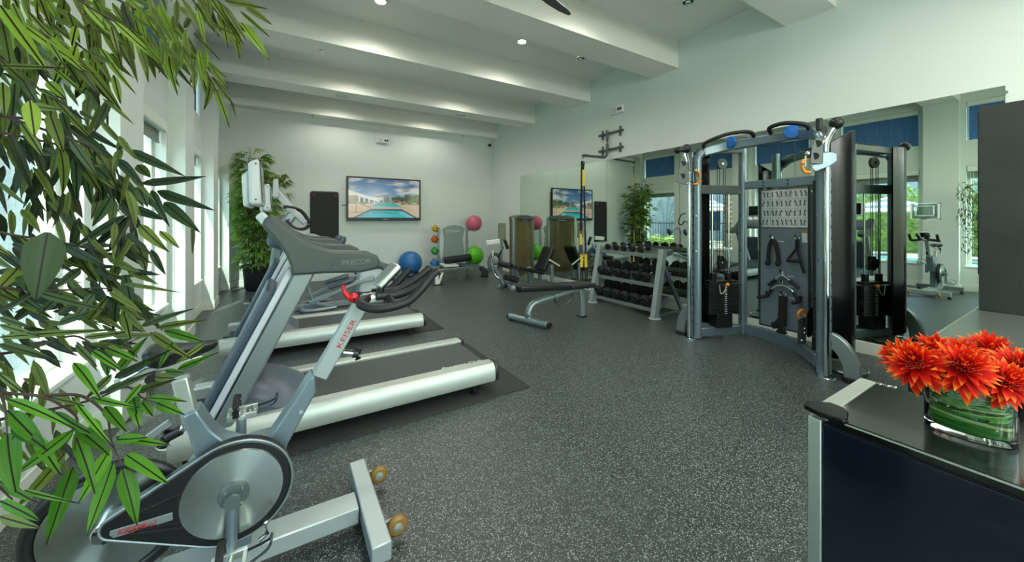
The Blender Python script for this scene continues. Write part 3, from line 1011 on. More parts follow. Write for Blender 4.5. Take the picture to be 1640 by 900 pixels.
for y in (ym - 0.24, ym + 0.24):
    G().tube(smooth_path([(-0.02, y, 1.545), (0.1, y, 1.53), (0.22, y, 1.47), (0.31, y, 1.3), (0.24, y, 1.22), (0.12, y, 1.24), (0.02, y, 1.34)], 5), 0.017, 10).make('fixed_handle', M['foam'], t)
G().tube([(0.02, ym - 0.24, 1.34), (0.06, ym, 1.36), (0.02, ym + 0.24, 1.34)], 0.02, 10).make('handle_bar', M['slate'], t)

# ------------------------------------------------------------------ indoor bike in the foreground
BY = 1.75
bk = thing('exercise_bike', 'silver and black indoor cycling bike in the foreground with red lever and spun metal flywheel', 'exercise bike', (-0.1, BY, 0))


def trace(pts, y, depth, g=None):
    """outline measured on the plane y, given thickness `depth` away from the eye"""
    g = g or G()
    return g.prism([on_y(u, v, y) for u, v in pts], (0, depth, 0))


# flywheel
fc = on_y(178, 838, BY)
fr = 0.2
fw = G().lathe([(0.035, -0.014), (fr - 0.035, -0.012), (fr - 0.03, 0.0), (fr - 0.035, 0.012), (0.035, 0.014)], (fc.x, BY, fc.z), (0, 1, 0), 72).make('flywheel', M['spun'], bk, smooth=30)
g = G()
g.tube([(fc.x + math.cos(a) * (fr - 0.012), BY, fc.z + math.sin(a) * (fr - 0.012)) for a in [2 * PI * k / 64 for k in range(64)]], 0.016, 10, closed=True, w=0.02, up=(0, 1, 0))
g.make('flywheel_rim', M['black'], fw, smooth=50)
g = G().cyl((fc.x, BY - 0.05, fc.z), (fc.x, BY + 0.05, fc.z), 0.036, 24)
g.make('hub', M['chrome'], fw, bev=0.004)
for k in range(3):
    a = 2 * PI * k / 3 + 0.5
    G().cyl((fc.x + 0.024 * math.cos(a), BY - 0.056, fc.z + 0.024 * math.sin(a)), (fc.x + 0.024 * math.cos(a), BY - 0.05, fc.z + 0.024 * math.sin(a)), 0.006, 8).make('hub_bolt', M['black'], fw)
# chain guard: black housing from flywheel hub to the crank disc
YG = BY - 0.11
cd = on_y(375, 789, YG)
hb = on_y(184, 846, YG)
cr, hr = 0.178, 0.036
dv = V((cd.x - hb.x, 0, cd.z - hb.z))
L = dv.length
base = math.atan2(dv.z, dv.x)
off = math.acos((hr - cr) / L)
ring = []
for k in range(41):
    a = base + off - (2 * off) * k / 40
    ring.append(V((cd.x + cr * math.cos(a), YG, cd.z + cr * math.sin(a))))
for k in range(13):
    a = base - off - (2 * PI - 2 * off) * k / 12
    ring.append(V((hb.x + hr * math.cos(a), YG, hb.z + hr * math.sin(a))))
gd = G().prism(ring, (0, 0.05, 0)).make('chain_guard', M['black'], bk, bev=0.008, seg=3)
rim = [p + V((0, -0.004, 0)) for p in ring]
G().tube([p + V((0, 0.004, 0)) for p in ring], 0.004, 8, closed=True, up=(0, 1, 0)).make('guard_edge', M['silver'], gd)
g = G()
for k in range(9):                                     # ribs pressed into the guard
    s = 0.16 + k * 0.055
    c = hb + dv * s
    hh = (hr + (cr - hr) * s) * 0.78
    x = V((dv.x, 0, dv.z)).normalized()
    z = V((-x.z, 0, x.x))
    for q_ in (0.42, 0.62, -0.5, -0.72):
        G().obox(c + z * hh * q_ + V((0, -0.002, 0)), 0.034, 0.006, 0.004, Matrix((x, V((0, 1, 0)), z)).transposed()).make('guard_rib', M['black_rubber'], gd)
G().lathe([(0.03, -0.006), (cr - 0.03, -0.004), (cr - 0.027, 0.003)], (cd.x, YG - 0.002, cd.z), (0, 1, 0), 72, caps=False).make('crank_disc', M['spun'], gd, smooth=30)
q = [on_y(u, v, YG - 0.002) for u, v in [(176, 851), (276, 821), (277, 833), (182, 862), (175, 858)]]
pl = G().prism(q, (0, 0.004, 0)).make('name_plate', M['silver'], gd, bev=0.001)
p0, p1 = on_y(187, 857.5, YG - 0.0045), on_y(233, 845.5, YG - 0.0045)
writing('KEISER', p0, p1 - p0, (0, 0, 1), 0.022, M['red_ink'], pl, width=(p1 - p0).length, shear=0.2)
p2, p3 = on_y(236, 844, YG - 0.0045), on_y(249, 840.5, YG - 0.0045)
writing('m3', p2, p3 - p2, (0, 0, 1), 0.02, M['red_ink'], pl, width=(p3 - p2).length, shear=0.2)
# crank
YC = YG - 0.015
G().lathe([(0.001, -0.012), (0.042, -0.01), (0.046, 0.0), (0.046, 0.012)], (cd.x, YC, cd.z), (0, 1, 0), 28).make('crank_hub', M['grey_plastic'], bk)
g = G()
for k in range(4):
    a = PI / 4 + k * PI / 2
    g.cyl((cd.x + 0.034 * math.cos(a), YC - 0.016, cd.z + 0.034 * math.sin(a)), (cd.x + 0.034 * math.cos(a), YC - 0.008, cd.z + 0.034 * math.sin(a)), 0.005, 8)
g.make('crank_bolt', M['chrome'], bk)
ce = V((cd.x - 0.005, YC - 0.03, cd.z - 0.172))
G().tube([(cd.x, YC - 0.02, cd.z + 0.005), (cd.x - 0.002, YC - 0.028, cd.z - 0.06), ce], [0.024, 0.016, 0.018], 12, w=None, up=(0, 1, 0)).make('crank_arm', M['silver_blue'], bk)
G().cyl((cd.x, YC - 0.044, cd.z), (cd.x, YC - 0.03, cd.z), 0.024, 20).cyl((cd.x, YC - 0.047, cd.z), (cd.x, YC - 0.043, cd.z), 0.011, 14).make('crank_cap', M['grey_plastic'], bk)
far = V((cd.x + 0.005, BY + 0.09, cd.z + 0.17))
G().tube([(cd.x, BY + 0.08, cd.z), far], [0.024, 0.016], 12, up=(0, 1, 0)).make('crank_arm', M['silver_blue'], bk)


def pedal(c, sg, yaw):
    c = V(c) + V((0, 0.06 * sg, 0))
    pd = G().box(c.x - 0.05, c.x + 0.05, c.y - 0.045, c.y - 0.03, c.z - 0.012, c.z + 0.012).box(c.x - 0.05, c.x + 0.05, c.y + 0.03, c.y + 0.045, c.z - 0.012, c.z + 0.012)
    pd.box(c.x - 0.05, c.x - 0.036, c.y - 0.03, c.y + 0.03, c.z - 0.01, c.z + 0.01).box(c.x + 0.036, c.x + 0.05, c.y - 0.03, c.y + 0.03, c.z - 0.01, c.z + 0.01)
    pd.cyl((c.x, c.y - 0.06 * sg, c.z), (c.x, c.y + 0.03 * sg, c.z), 0.012, 10)
    for k in range(6):
        pd.cyl((c.x - 0.045 + 0.018 * k, c.y - 0.038, c.z + 0.01), (c.x - 0.045 + 0.018 * k, c.y - 0.038, c.z + 0.022), 0.004, 6)
    pd = pd.make('pedal', M['alu'], bk, bev=0.002)
    G().tube(smooth_path([(c.x - 0.02, c.y - 0.045, c.z), (c.x - 0.02, c.y - 0.05, c.z + 0.05), (c.x - 0.02, c.y, c.z + 0.075), (c.x - 0.02, c.y + 0.05, c.z + 0.05), (c.x - 0.02, c.y + 0.045, c.z)], 5), 0.003, 6, w=0.011).make('pedal_strap', M['webbing'], pd)
    G().tube(smooth_path([(c.x + 0.05, c.y - 0.035, c.z), (c.x + 0.11, c.y - 0.02, c.z + 0.02), (c.x + 0.12, c.y, c.z + 0.05), (c.x + 0.11, c.y + 0.02, c.z + 0.02), (c.x + 0.05, c.y + 0.035, c.z)], 5), 0.0045, 8).make('toe_cage', M['black'], pd)


pedal(ce, -1, 0)
pedal(far, 1, 0)
# grey Y frame
fr1 = [(330, 722), (300, 668), (291, 655), (289, 672), (318, 738), (302, 745), (290, 770), (330, 740), (370, 722), (415, 722), (438, 738), (458, 722), (459, 700), (507, 627), (505, 610), (501, 602), (493, 612), (470, 645), (432, 700), (412, 711), (382, 712), (356, 706), (338, 692), (322, 668), (316, 655), (293, 660)]
outer = [(291, 668), (313, 736), (292, 758), (310, 748), (345, 728), (380, 719), (412, 722), (440, 738), (455, 730), (461, 712), (507, 628), (505, 608), (501, 601), (492, 611), (474, 640), (431, 703), (412, 712), (384, 712.5), (358, 706), (338, 690), (322, 668), (315, 657)]
G().prism([on_y(u, v, BY - 0.045) for u, v in outer], (0, 0.09, 0)).make('main_frame', M['silver_blue'], bk, bev=0.008, seg=3)
for (u, v) in ((328, 737), (443, 727), (482, 660)):
    p = on_y(u, v, BY - 0.045)
    G().cyl((p.x, BY - 0.05, p.z), (p.x, BY - 0.04, p.z), 0.007, 12).make('frame_bolt', M['chrome'], bk)
p = on_y(418, 706, BY)
G().box(p.x - 0.04, p.x + 0.04, BY - 0.05, BY + 0.05, p.z - 0.02, p.z + 0.025).make('frame_cap', M['silver'], bk, bev=0.008)
# seat tube, slider, saddle
a, b = on_y(303, 660, BY), on_y(289, 604, BY)
G().bar([a + (a - b) * 0.4, b], 0.045, 0.046, up=(1, 0, 0)).make('seat_post', M['alu'], bk, bev=0.006)
p = on_y(296, 662, BY)
G().bar([p + V((-0.04, 0, -0.02)), p + V((-0.1, 0, -0.06))], 0.02, 0.02).make('post_collar', M['silver'], bk)
kn = on_y(266, 701, BY)
G().cyl(kn + V((0.03, 0, 0.012)), kn + V((0.1, 0, 0.05)), 0.012, 12).make('knob_stem', M['chrome'], bk)
G().tube([kn + V((-0.012, 0, -0.028)), kn + V((0.0, 0, 0.0)), kn + V((0.0, 0, 0.03))], 0.016, 12).cyl(kn, kn + V((0.04, 0, 0.016)), 0.018, 12).make('post_knob', M['black'], bk)
s0 = on_y(250, 598, BY)
G().bar([s0 + V((-0.1, 0, -0.005)), s0 + V((0.13, 0, 0.03))], 0.035, 0.03).make('seat_slider', M['alu'], bk, bev=0.004)
for sy in (-0.022, 0.022):
    G().tube([s0 + V((-0.08, sy, 0.0)), s0 + V((-0.02, sy, 0.03)), s0 + V((0.06, sy * 1.1, 0.04)), s0 + V((0.12, sy * 0.8, 0.07))], 0.005, 8).make('saddle_rail', M['chrome'], bk)
G().tube([s0 + V((0.0, -0.05, 0.0)), s0 + V((0.0, -0.05, -0.06)), s0 + V((0.04, -0.05, -0.07))], 0.006, 8).cyl(s0 + V((0, -0.06, 0)), s0 + V((0, -0.03, 0)), 0.016, 12).make('slider_lever', M['black'], bk)
nose, tail = on_y(350, 546, BY), on_y(232, 563, BY)
ln = nose.x - tail.x
vs, fs = [], []
nn = 12
for i, (s, hw, top, bot) in enumerate([(0.0, 0.04, 0.0, -0.02), (0.03, 0.075, 0.018, -0.035), (0.12, 0.088, 0.02, -0.055), (0.25, 0.085, 0.008, -0.065), (0.4, 0.066, 0.0, -0.06),
                                       (0.55, 0.042, 0.002, -0.05), (0.7, 0.032, 0.006, -0.042), (0.85, 0.028, 0.01, -0.034), (0.96, 0.022, 0.008, -0.026), (1.0, 0.008, 0.0, -0.012)]):
    c = tail + (nose - tail) * s
    for k in range(nn):
        th = 2 * PI * k / nn
        sn, cs_ = math.sin(th), math.cos(th)
        z = (top if sn > 0 else -bot) * abs(sn) ** 0.7 * (1 if sn > 0 else -1)
        vs.append((c.x, BY + hw * cs_ * abs(cs_) ** -0.2 if abs(cs_) > 1e-3 else BY, c.z + z - (0.008 * (1 - abs(cs_)) if sn > 0 and s > 0.1 else 0)))
for i in range(9):
    for k in range(nn):
        k2 = (k + 1) % nn
        fs.append((i * nn + k, i * nn + k2, (i + 1) * nn + k2, (i + 1) * nn + k))
fs += [tuple(range(nn)), tuple(9 * nn + k for k in range(nn))]
sd = G().add(vs, fs).make('saddle', M['vinyl'], bk, smooth=70)
sub = sd.modifiers.new('sub', 'SUBSURF')
sub.levels = sub.render_levels = 1
# handlebar post with its name
a, b = on_y(517, 592, BY), on_y(577, 488, BY)
post = G().bar([a - (b - a) * 0.1, b], 0.05, 0.062, up=(1, 0, 0)).make('handlebar_post', M['silver_light'], bk, bev=0.006)
dirp = (b - a).normalized()
side = V((dirp.z, 0, -dirp.x))
q0 = a + dirp * 0.105 + side * 0.014 + V((0, -0.026, 0))
writing('KEISER', q0, dirp, -side, 0.03, M['red_ink'], post, width=0.125)
kn = on_y(549, 566, BY)
G().cyl(kn + V((0.0, 0, 0.005)), kn + V((0.05, 0, -0.01)), 0.014, 12).make('knob_stem', M['chrome'], bk)
G().tube([kn + V((0.062, 0, -0.035)), kn + V((0.055, 0, -0.012)), kn + V((0.068, 0, 0.012))], 0.015, 12).cyl(kn + V((0.04, 0, -0.008)), kn + V((0.06, 0, -0.012)), 0.018, 12).make('post_knob', M['black'], bk)
# handlebars: foam covered loops
top = on_y(580, 486, BY)
hbz = top.z + 0.005
lp = []
for sg in (-1, 1):
    y = lambda k: BY + sg * k
    path = smooth_path([(top.x + 0.03, y(0.02), hbz + 0.02), (top.x - 0.01, y(0.06), hbz + 0.02), (top.x - 0.02, y(0.115), hbz + 0.012), (top.x + 0.04, y(0.155), hbz - 0.002), (top.x + 0.14, y(0.165), hbz + 0.012),
                        (top.x + 0.2, y(0.165), hbz + 0.05), (top.x + 0.26, y(0.165), hbz + 0.115)], 6)
    G().tube(path, 0.019, 12).make('handlebar', M['foam'], bk)
    inner = smooth_path([(top.x + 0.05, y(0.05), hbz + 0.03), (top.x + 0.16, y(0.05), hbz + 0.03), (top.x + 0.26, y(0.055), hbz + 0.075), (top.x + 0.33, y(0.06), hbz + 0.125)], 6)
    G().tube(inner, 0.018, 12).make('aero_bar', M['foam'], bk)
    G().tube([(top.x + 0.1, y(0.05), hbz + 0.02), (top.x + 0.1, y(0.165), hbz + 0.005)], 0.019, 10).make('bar_clamp', M['black'], bk)
G().box(top.x - 0.005, top.x + 0.09, BY - 0.045, BY + 0.045, hbz - 0.005, hbz + 0.035).make('stem_cap', M['alu'], bk, bev=0.012)
# computer and red lever
ca, cb = on_y(603, 458, BY), on_y(636, 424, BY)
dc = (cb - ca).normalized()
nc = V((dc.z, 0, -dc.x))
cp = G().prism([ca - nc * 0.016 + V((0, -0.06, 0)), cb - nc * 0.016 + V((0, -0.06, 0)), cb + nc * 0.012 + V((0, -0.06, 0)), ca + nc * 0.012 + V((0, -0.06, 0))], (0, 0.12, 0)).make('computer', M['alu'], bk, bev=0.008)
G().prism([ca + dc * 0.012 + nc * 0.012 + V((0, -0.05, 0)), cb - dc * 0.012 + nc * 0.012 + V((0, -0.05, 0)), cb - dc * 0.012 + nc * 0.02 + V((0, -0.05, 0)), ca + dc * 0.012 + nc * 0.02 + V((0, -0.05, 0))], (0, 0.1, 0)).make('display', M['screen_dark'], cp)
G().tube([on_y(612, 447, BY), on_y(608, 470, BY), on_y(606, 482, BY)], 0.016, 10).make('computer_bracket', M['black'], bk)
rl = on_y(566, 477, BY)
G().tube(smooth_path([on_y(549, 457, BY), on_y(552, 468, BY), on_y(558, 476, BY), rl], 4), [0.008] * 4 + [0.01] * 8 + [0.014], 10).ball(rl, 0.022, 14, 10).make('resistance_lever', M['red'], bk)
G().cyl(rl + V((0, -0.021, 0)), rl + V((0, -0.026, 0)), 0.005, 8).make('lever_screw', M['chrome'], bk)
# base beam, bars, wheels
G().bar([(-0.62, BY, 0.095), (0.27, BY, 0.085)], 0.115, 0.07).make('base_beam', M['silver_light'], bk, bev=0.006)
G().bar([(0.315, BY - 0.29, 0.078), (0.315, BY + 0.29, 0.078)], 0.075, 0.075).make('front_stabiliser', M['silver_light'], bk, bev=0.006)
G().bar([(-0.62, BY - 0.3, 0.078), (-0.62, BY + 0.3, 0.078)], 0.075, 0.075).make('rear_stabiliser', M['silver'], bk, bev=0.006)
for x in (0.315, -0.62):
    for y in (BY - 0.27, BY + 0.27):
        G().lathe([(0.03, 0), (0.03, 0.012), (0.016, 0.02), (0.016, 0.045)], (x, y, 0.0), n=16).make('levelling_foot', M['black'], bk)
for y in (BY - 0.165, BY + 0.2):
    c = V((0.405, y, 0.062))
    G().obox(c + V((-0.03, 0.03, 0)), 0.09, 0.016, 0.03).make('wheel_bracket', M['silver'], bk, bev=0.003)
    wh = G().lathe([(0.018, -0.014), (0.03, -0.016), (0.04, -0.010), (0.042, 0.0), (0.04, 0.010), (0.03, 0.016), (0.018, 0.014)], c, (0, 1, 0), 28).make('transport_wheel', M['amber'], bk, smooth=60)
    G().cyl(c + V((0, -0.018, 0)), c + V((0, 0.04, 0)), 0.009, 12).lathe([(0.001, -0.02), (0.02, -0.017), (0.02, 0.0)], c, (0, 1, 0), 18).make('bearing', M['alu'], wh)
p = on_y(426, 855, YG)
G().tube([p + V((0, 0, 0.04)), p + V((0.003, 0, 0.0)), p + V((-0.02, 0, -0.015))], 0.008, 10).ball(p + V((0, 0, 0.042)), 0.01, 10, 8).make('base_lever', M['chrome'], bk)
for y in (BY + 0.03,):
    G().bar([(fc.x, y * 0 + BY + (y - BY) * 1.5, fc.z), (fc.x + 0.1, BY + (y - BY) * 1.5, 0.12)], 0.02, 0.04, up=(1, 0, 0)).make('wheel_stay', M['silver'], bk)
g = G()
a, b = on_y(380, 735, BY), (cd.x, BY, 0.1)
G().bar([V((a.x, BY, a.z)), V(b)], 0.07, 0.09, up=(1, 0, 0)).make('down_tube', M['silver_blue'], bk, bev=0.01)

# ------------------------------------------------------------------ cable machine (two weight towers, arch, accessory board)
FT = thing('cable_machine', 'tall silver dual tower cable machine with curved top arch and accessory board by the mirror', 'cable machine', (4.3, 1.92, 0))
Y0 = 1.92


def loc(u, v, x, y):
    """point at the depth of ground position (x, y) seen at pixel (u, v)"""
    return deep(u, v, x * math.sin(YAW) + y * math.cos(YAW))


for sg in (1, -1):
    fx, fy = 3.985, Y0 + 0.575 * sg
    rx, ry = 4.585, Y0 + 0.37 * sg
    G().cyl((fx + 0.03, fy, 0.012), (fx + 0.03, fy, 2.0), 0.042, 20).tube(smooth_path([(fx + 0.03, fy, 1.98), (fx + 0.035, fy - 0.005 * sg, 2.06), (fx + 0.07, fy - 0.05 * sg, 2.13)], 4), 0.042, 16).make('front_post', M['silver_blue'], FT, smooth=60)
    G().cyl((rx, ry, 0.012), (rx, ry, 2.2), 0.046, 20).make('rear_post', M['silver_blue'], FT, smooth=60)
    px_, py_ = fx - 0.045, fy + 0.055 * sg
    G().cyl((px_, py_, 0.02), (px_, py_, 1.78 if sg > 0 else 1.85), 0.021, 18).make('chrome_pole', M['chrome'], FT)
    rail = G().box(px_ + 0.02, px_ + 0.055, py_ - 0.02, py_ + 0.02, 0.03, 1.9).make('adjustment_rail', M['silver_blue'], FT, bev=0.003)
    for k in range(16):
        z = 0.18 + k * 0.1
        G().box(px_ + 0.028, px_ + 0.047, py_ - 0.0215, py_ + 0.0215, z, z + 0.025).make('adjustment_slot', M['black'], rail)
    G().lathe([(0.075, 0), (0.075, 0.008), (0.05, 0.014)], (px_ + 0.02, py_, 0.0), n=24).make('pole_base', M['chrome'], FT)
    for z in (0.1, 0.2, 0.6, 1.0, 1.4):
        G().cyl((fx - 0.012, fy - 0.012 * sg, z), (fx - 0.016, fy - 0.014 * sg, z), 0.009, 10).make('post_bolt', M['chrome'], FT)
        G().cyl((rx - 0.046, ry - 0.005, z), (rx - 0.051, ry - 0.005, z), 0.009, 10).make('post_bolt', M['black'], FT)
    # weight stack between the posts
    A, B = V((fx + 0.03, fy, 0)), V((rx, ry, 0))
    ax = (B - A).normalized()
    nx = V((-ax.y, ax.x, 0))
    R = Matrix((ax, nx, V((0, 0, 1)))).transposed()
    C = (A + B) / 2
    for k in range(14):
        pl = G().obox(C + V((0, 0, 0.285 + k * 0.0245)), 0.40, 0.12, 0.0215, R).make('weight_plate', M['black'], FT, bev=0.003)
        G().obox(C + V((0, 0, 0.285 + k * 0.0245)) - nx * 0.0605 + ax * 0.02, 0.03, 0.002, 0.006, R).make('plate_mark', M['white_ink'], pl)
    G().obox(C + V((0, 0, 0.2)), 0.2, 0.14, 0.15, R).make('stack_riser', M['black'], FT, bev=0.004)
    G().obox(C + V((0, 0, 0.64)), 0.36, 0.1, 0.03, R).obox(C + V((0, 0, 0.69)) + ax * 0.1, 0.05, 0.05, 0.1, R).obox(C + V((0, 0, 0.69)) - ax * 0.1, 0.05, 0.05, 0.1, R).make('stack_head', M['black'], FT, bev=0.004)
    kn = C + ax * 0.03 - nx * 0.075 + V((0, 0, 0.615))
    G().ball(kn, 0.022, 14, 10).cyl(kn, kn + nx * 0.03, 0.01, 8).make('selector_pin', M['orange'], FT)
    G().tube(smooth_path([kn, kn + V((0, 0, -0.08)) - ax * 0.05, kn + V((0, 0, -0.1)) - ax * 0.09, kn + V((0, 0, -0.0)) - ax * 0.11], 5), 0.003, 6).make('pin_cord', M['white_ink'], FT)
    for s in (-0.11, 0.11):
        c = C + ax * s
        G().cyl((c.x, c.y, 0.27), (c.x, c.y, 1.66), 0.011, 12).make('guide_rod', M['chrome'], FT)
    for s in (-0.06, -0.03, 0.02, 0.045):
        c = C + ax * s - nx * 0.02
        G().cyl((c.x, c.y, 0.72), (c.x, c.y, 2.0), 0.004, 8).make('cable', M['black'], FT)
    for z, r in ((2.0, 0.062), (0.86, 0.06)):
        c = C + V((0, 0, z)) - nx * 0.02
        pu = G().lathe([(0.012, -0.014), (r, -0.014), (r * 0.88, 0.0), (r, 0.014), (0.012, 0.014)], c, tuple(nx), 28).make('pulley', M['grey_plastic'] if z > 1 else M['black'], FT)
        G().lathe([(0.001, -0.02), (0.014, -0.018), (0.014, 0.018), (0.001, 0.02)], c, tuple(nx), 12).make('pulley_axle', M['chrome'], pu)
    G().obox(C + V((0, 0, 0.86)) + ax * 0.0, 0.05, 0.06, 0.16, R).make('pulley_yoke', M['black'], FT, bev=0.006)
    G().bar([A + V((0, 0, 1.7)), B + V((0, 0, 1.7))], 0.06, 0.1).make('tower_crossbar', M['grey_plastic'], FT, bev=0.006)
    G().bar([A + V((0, 0, 2.14)), B + V((0, 0, 2.17))], 0.06, 0.07).make('tower_crossbar', M['grey_plastic'], FT, bev=0.006)
    G().bar([A + V((0, 0, 0.075)), B + V((0, 0, 0.075))], 0.06, 0.1).make('tower_base', M['silver_blue'], FT, bev=0.008)
    # outer shroud and swept foot
    path = [(fx + 0.03, fy + 0.06 * sg), (fx + 0.16, fy + 0.14 * sg), (fx + 0.29, fy + 0.15 * sg), (fx + 0.40, fy + 0.09 * sg)]
    path = smooth_path([(a, b, 0) for a, b in path], 5)
    vs, fs = [], []
    for i, p in enumerate(path):
        s = i / (len(path) - 1)
        tz = 2.02 + 0.12 * math.sin(min(1.0, s * 1.5) * PI / 2)
        for dq in (0.0, 0.014):
            vs += [(p.x, p.y - dq * sg, 0.16 - 0.06 * s), (p.x, p.y - dq * sg, tz)]
    for i in range(len(path) - 1):
        b0, b1 = i * 4, (i + 1) * 4
        fs += [(b0, b1, b1 + 1, b0 + 1), (b0 + 2, b0 + 3, b1 + 3, b1 + 2), (b0 + 1, b1 + 1, b1 + 3, b0 + 3), (b0, b0 + 2, b1 + 2, b1)]
    fs += [(0, 1, 3, 2), tuple(4 * (len(path) - 1) + k for k in (0, 2, 3, 1))]
    G().add(vs, fs).make('tower_shroud', M['shroud'], FT, smooth=50)
    fin = []
    d = V((0.1, 1.0 * sg, 0)).normalized()
    o = V((fx + 0.03, fy + 0.03 * sg, 0))
    arc_o = [o + d * (0.23 * math.sin(t)) + V((0, 0, 0.03 + 0.36 * math.cos(t))) for t in [PI / 2 * k / 8 for k in range(9)]]
    arc_i = [o + d * (0.12 * math.sin(t)) + V((0, 0, 0.02 + 0.24 * math.cos(t))) for t in [PI / 2 * k / 8 for k in range(8, -1, -1)]]
    q = V((-d.y, d.x, 0))
    fin = arc_o + arc_i
    G().prism([p - q * 0.035 for p in fin], q * 0.07).make('swept_foot', M['silver'], FT, bev=0.008)
    e = o + d * 0.175
    G().lathe([(0.07, 0.0), (0.075, 0.01), (0.07, 0.035), (0.055, 0.04)], (e.x, e.y, 0.0), n=20).make('foot_pad', M['black'], FT)
    g = V((fx + 0.3, fy + 0.06 * sg, 0))
    G().lathe([(0.17, 0.0), (0.175, 0.02), (0.16, 0.035)], g, n=36).make('base_disc', M['grey_plastic'], FT)
    G().tube([g + V((0.17 * math.cos(a), 0.17 * math.sin(a), 0.028)) for a in [2 * PI * k / 32 for k in range(32)]], 0.009, 8, closed=True).make('base_disc_rim', M['chrome'], FT)

# arch over the top, pull-up grips, blue discs
arch = smooth_path([(4.05, Y0 + 0.53, 2.12), (4.2, Y0 + 0.36, 2.17), (4.29, Y0 + 0.12, 2.19), (4.29, Y0 - 0.12, 2.19), (4.2, Y0 - 0.36, 2.17), (4.05, Y0 - 0.53, 2.12)], 6)
G().bar(arch, 0.07, 0.1).make('top_arch', M['silver_blue'], FT, bev=0.012)
for sg in (1, -1):
    ps = [(4.0, Y0 + 0.49 * sg, 2.16), (3.98, Y0 + 0.46 * sg, 2.21), (4.06, Y0 + 0.27 * sg, 2.275), (4.16, Y0 + 0.1 * sg, 2.28), (4.235, Y0 + 0.08 * sg, 2.235)]
    G().tube(smooth_path(ps, 5), 0.02, 12).make('pull_up_grip', M['foam'], FT)
    c = V((4.165, Y0 + 0.29 * sg, 2.205))
    dn = V((-0.8, 0.35 * sg, 0)).normalized()
    G().lathe([(0.001, 0.012), (0.062, 0.008), (0.066, -0.02)], c, tuple(dn), 26).make('grip_disc', M['blue_disc'], FT)
# middle: crossbar, accessory board, curved base
G().bar([(4.585, Y0 + 0.37, 1.755), (4.585, Y0 - 0.37, 1.755)], 0.06, 0.09).make('board_crossbar', M['silver_blue'], FT, bev=0.006)
for yy in (Y0 + 0.14, Y0 - 0.1):
    for dz in (-0.018, 0.018):
        G().cyl((4.555, yy, 1.755 + dz), (4.55, yy, 1.755 + dz), 0.01, 10).make('crossbar_bolt', M['black'], FT)
basep = smooth_path([(4.585, Y0 + 0.37, 0.08), (4.56, Y0 + 0.1, 0.08), (4.43, Y0 - 0.22, 0.08), (4.1, Y0 - 0.52, 0.08)], 6)
G().bar(basep, 0.06, 0.12).make('curved_base', M['silver_blue'], FT, bev=0.008)
bd = G().box(4.545, 4.565, 1.635, 2.085, 0.19, 1.69).make('accessory_board', pm('board_grey', '#63717a', rough=0.5), FT, bev=0.004)
G().box(4.541, 4.569, 1.622, 1.638, 0.18, 1.70).box(4.541, 4.569, 2.082, 2.094, 0.18, 1.70).box(4.541, 4.569, 1.622, 2.094, 0.178, 0.19).make('board_edging', M['black'], bd)
G().box(4.54, 4.6, 1.56, 1.60, 0.1, 1.75).make('board_post', M['black'], FT, bev=0.004)
# exercise chart: 5 x 4 cards
card_w, card_h = 0.083, 0.098
g0y, g0z = 2.066, 1.275
for i in range(5):
    for j in range(4):
        y1 = g0y - i * 0.0855
        z0 = g0z + j * 0.101
        cdm = G().box(4.5425, 4.5455, y1 - card_w, y1, z0, z0 + card_h).make('chart_card', M['pale_plastic'], bd)
        rr = random.Random(i * 7 + j)
        g = G()
        for s in (0.25, 0.72):
            c = V((4.542, y1 - card_w * s, z0 + 0.05))
            g.ball(c + V((0, 0, 0.03)), 0.006, 6, 4)
            lean = rr.uniform(-0.012, 0.012)
            g.bar([c + V((0, 0, 0.024)), c + V((0, lean, 0.0))], 0.002, 0.011, up=(0, 1, 0))
            g.bar([c + V((0, lean, 0.0)), c + V((0, lean + 0.008, -0.03))], 0.002, 0.006, up=(0, 1, 0))
            g.bar([c + V((0, lean, 0.0)), c + V((0, lean - 0.008, -0.03))], 0.002, 0.006, up=(0, 1, 0))
            g.bar([c + V((0, 0, 0.02)), c + V((0, rr.choice((-1, 1)) * 0.018, rr.uniform(0.0, 0.03)))], 0.002, 0.005, up=(0, 1, 0))
        gg = g.make('exercise_figure', M['grey_plastic'], cdm)
        gg['kind'] = 'stuff'
        if j in (0, 3):
            zz = z0 - 0.011 if j == 0 else z0 + card_h + 0.001
            G().box(4.542, 4.5455, y1 - card_w, y1, zz, zz + 0.01).make('chart_tab', M['amber'] if i in (1, 3) else M['grey_plastic'], cdm)
writing('CABLE EXERCISES', (4.5435, 1.99, 1.692 - 0.012), (0, -1, 0), (0, 0, 1), 0.012, M['black'], bd, width=0.26)
G().box(4.542, 4.546, 1.645, 1.69, 1.12, 1.25).make('warning_label', M['pale_plastic'], bd)
G().box(4.541, 4.5415, 1.645, 1.69, 1.22, 1.25).make('warning_label_band', M['amber'], bd)
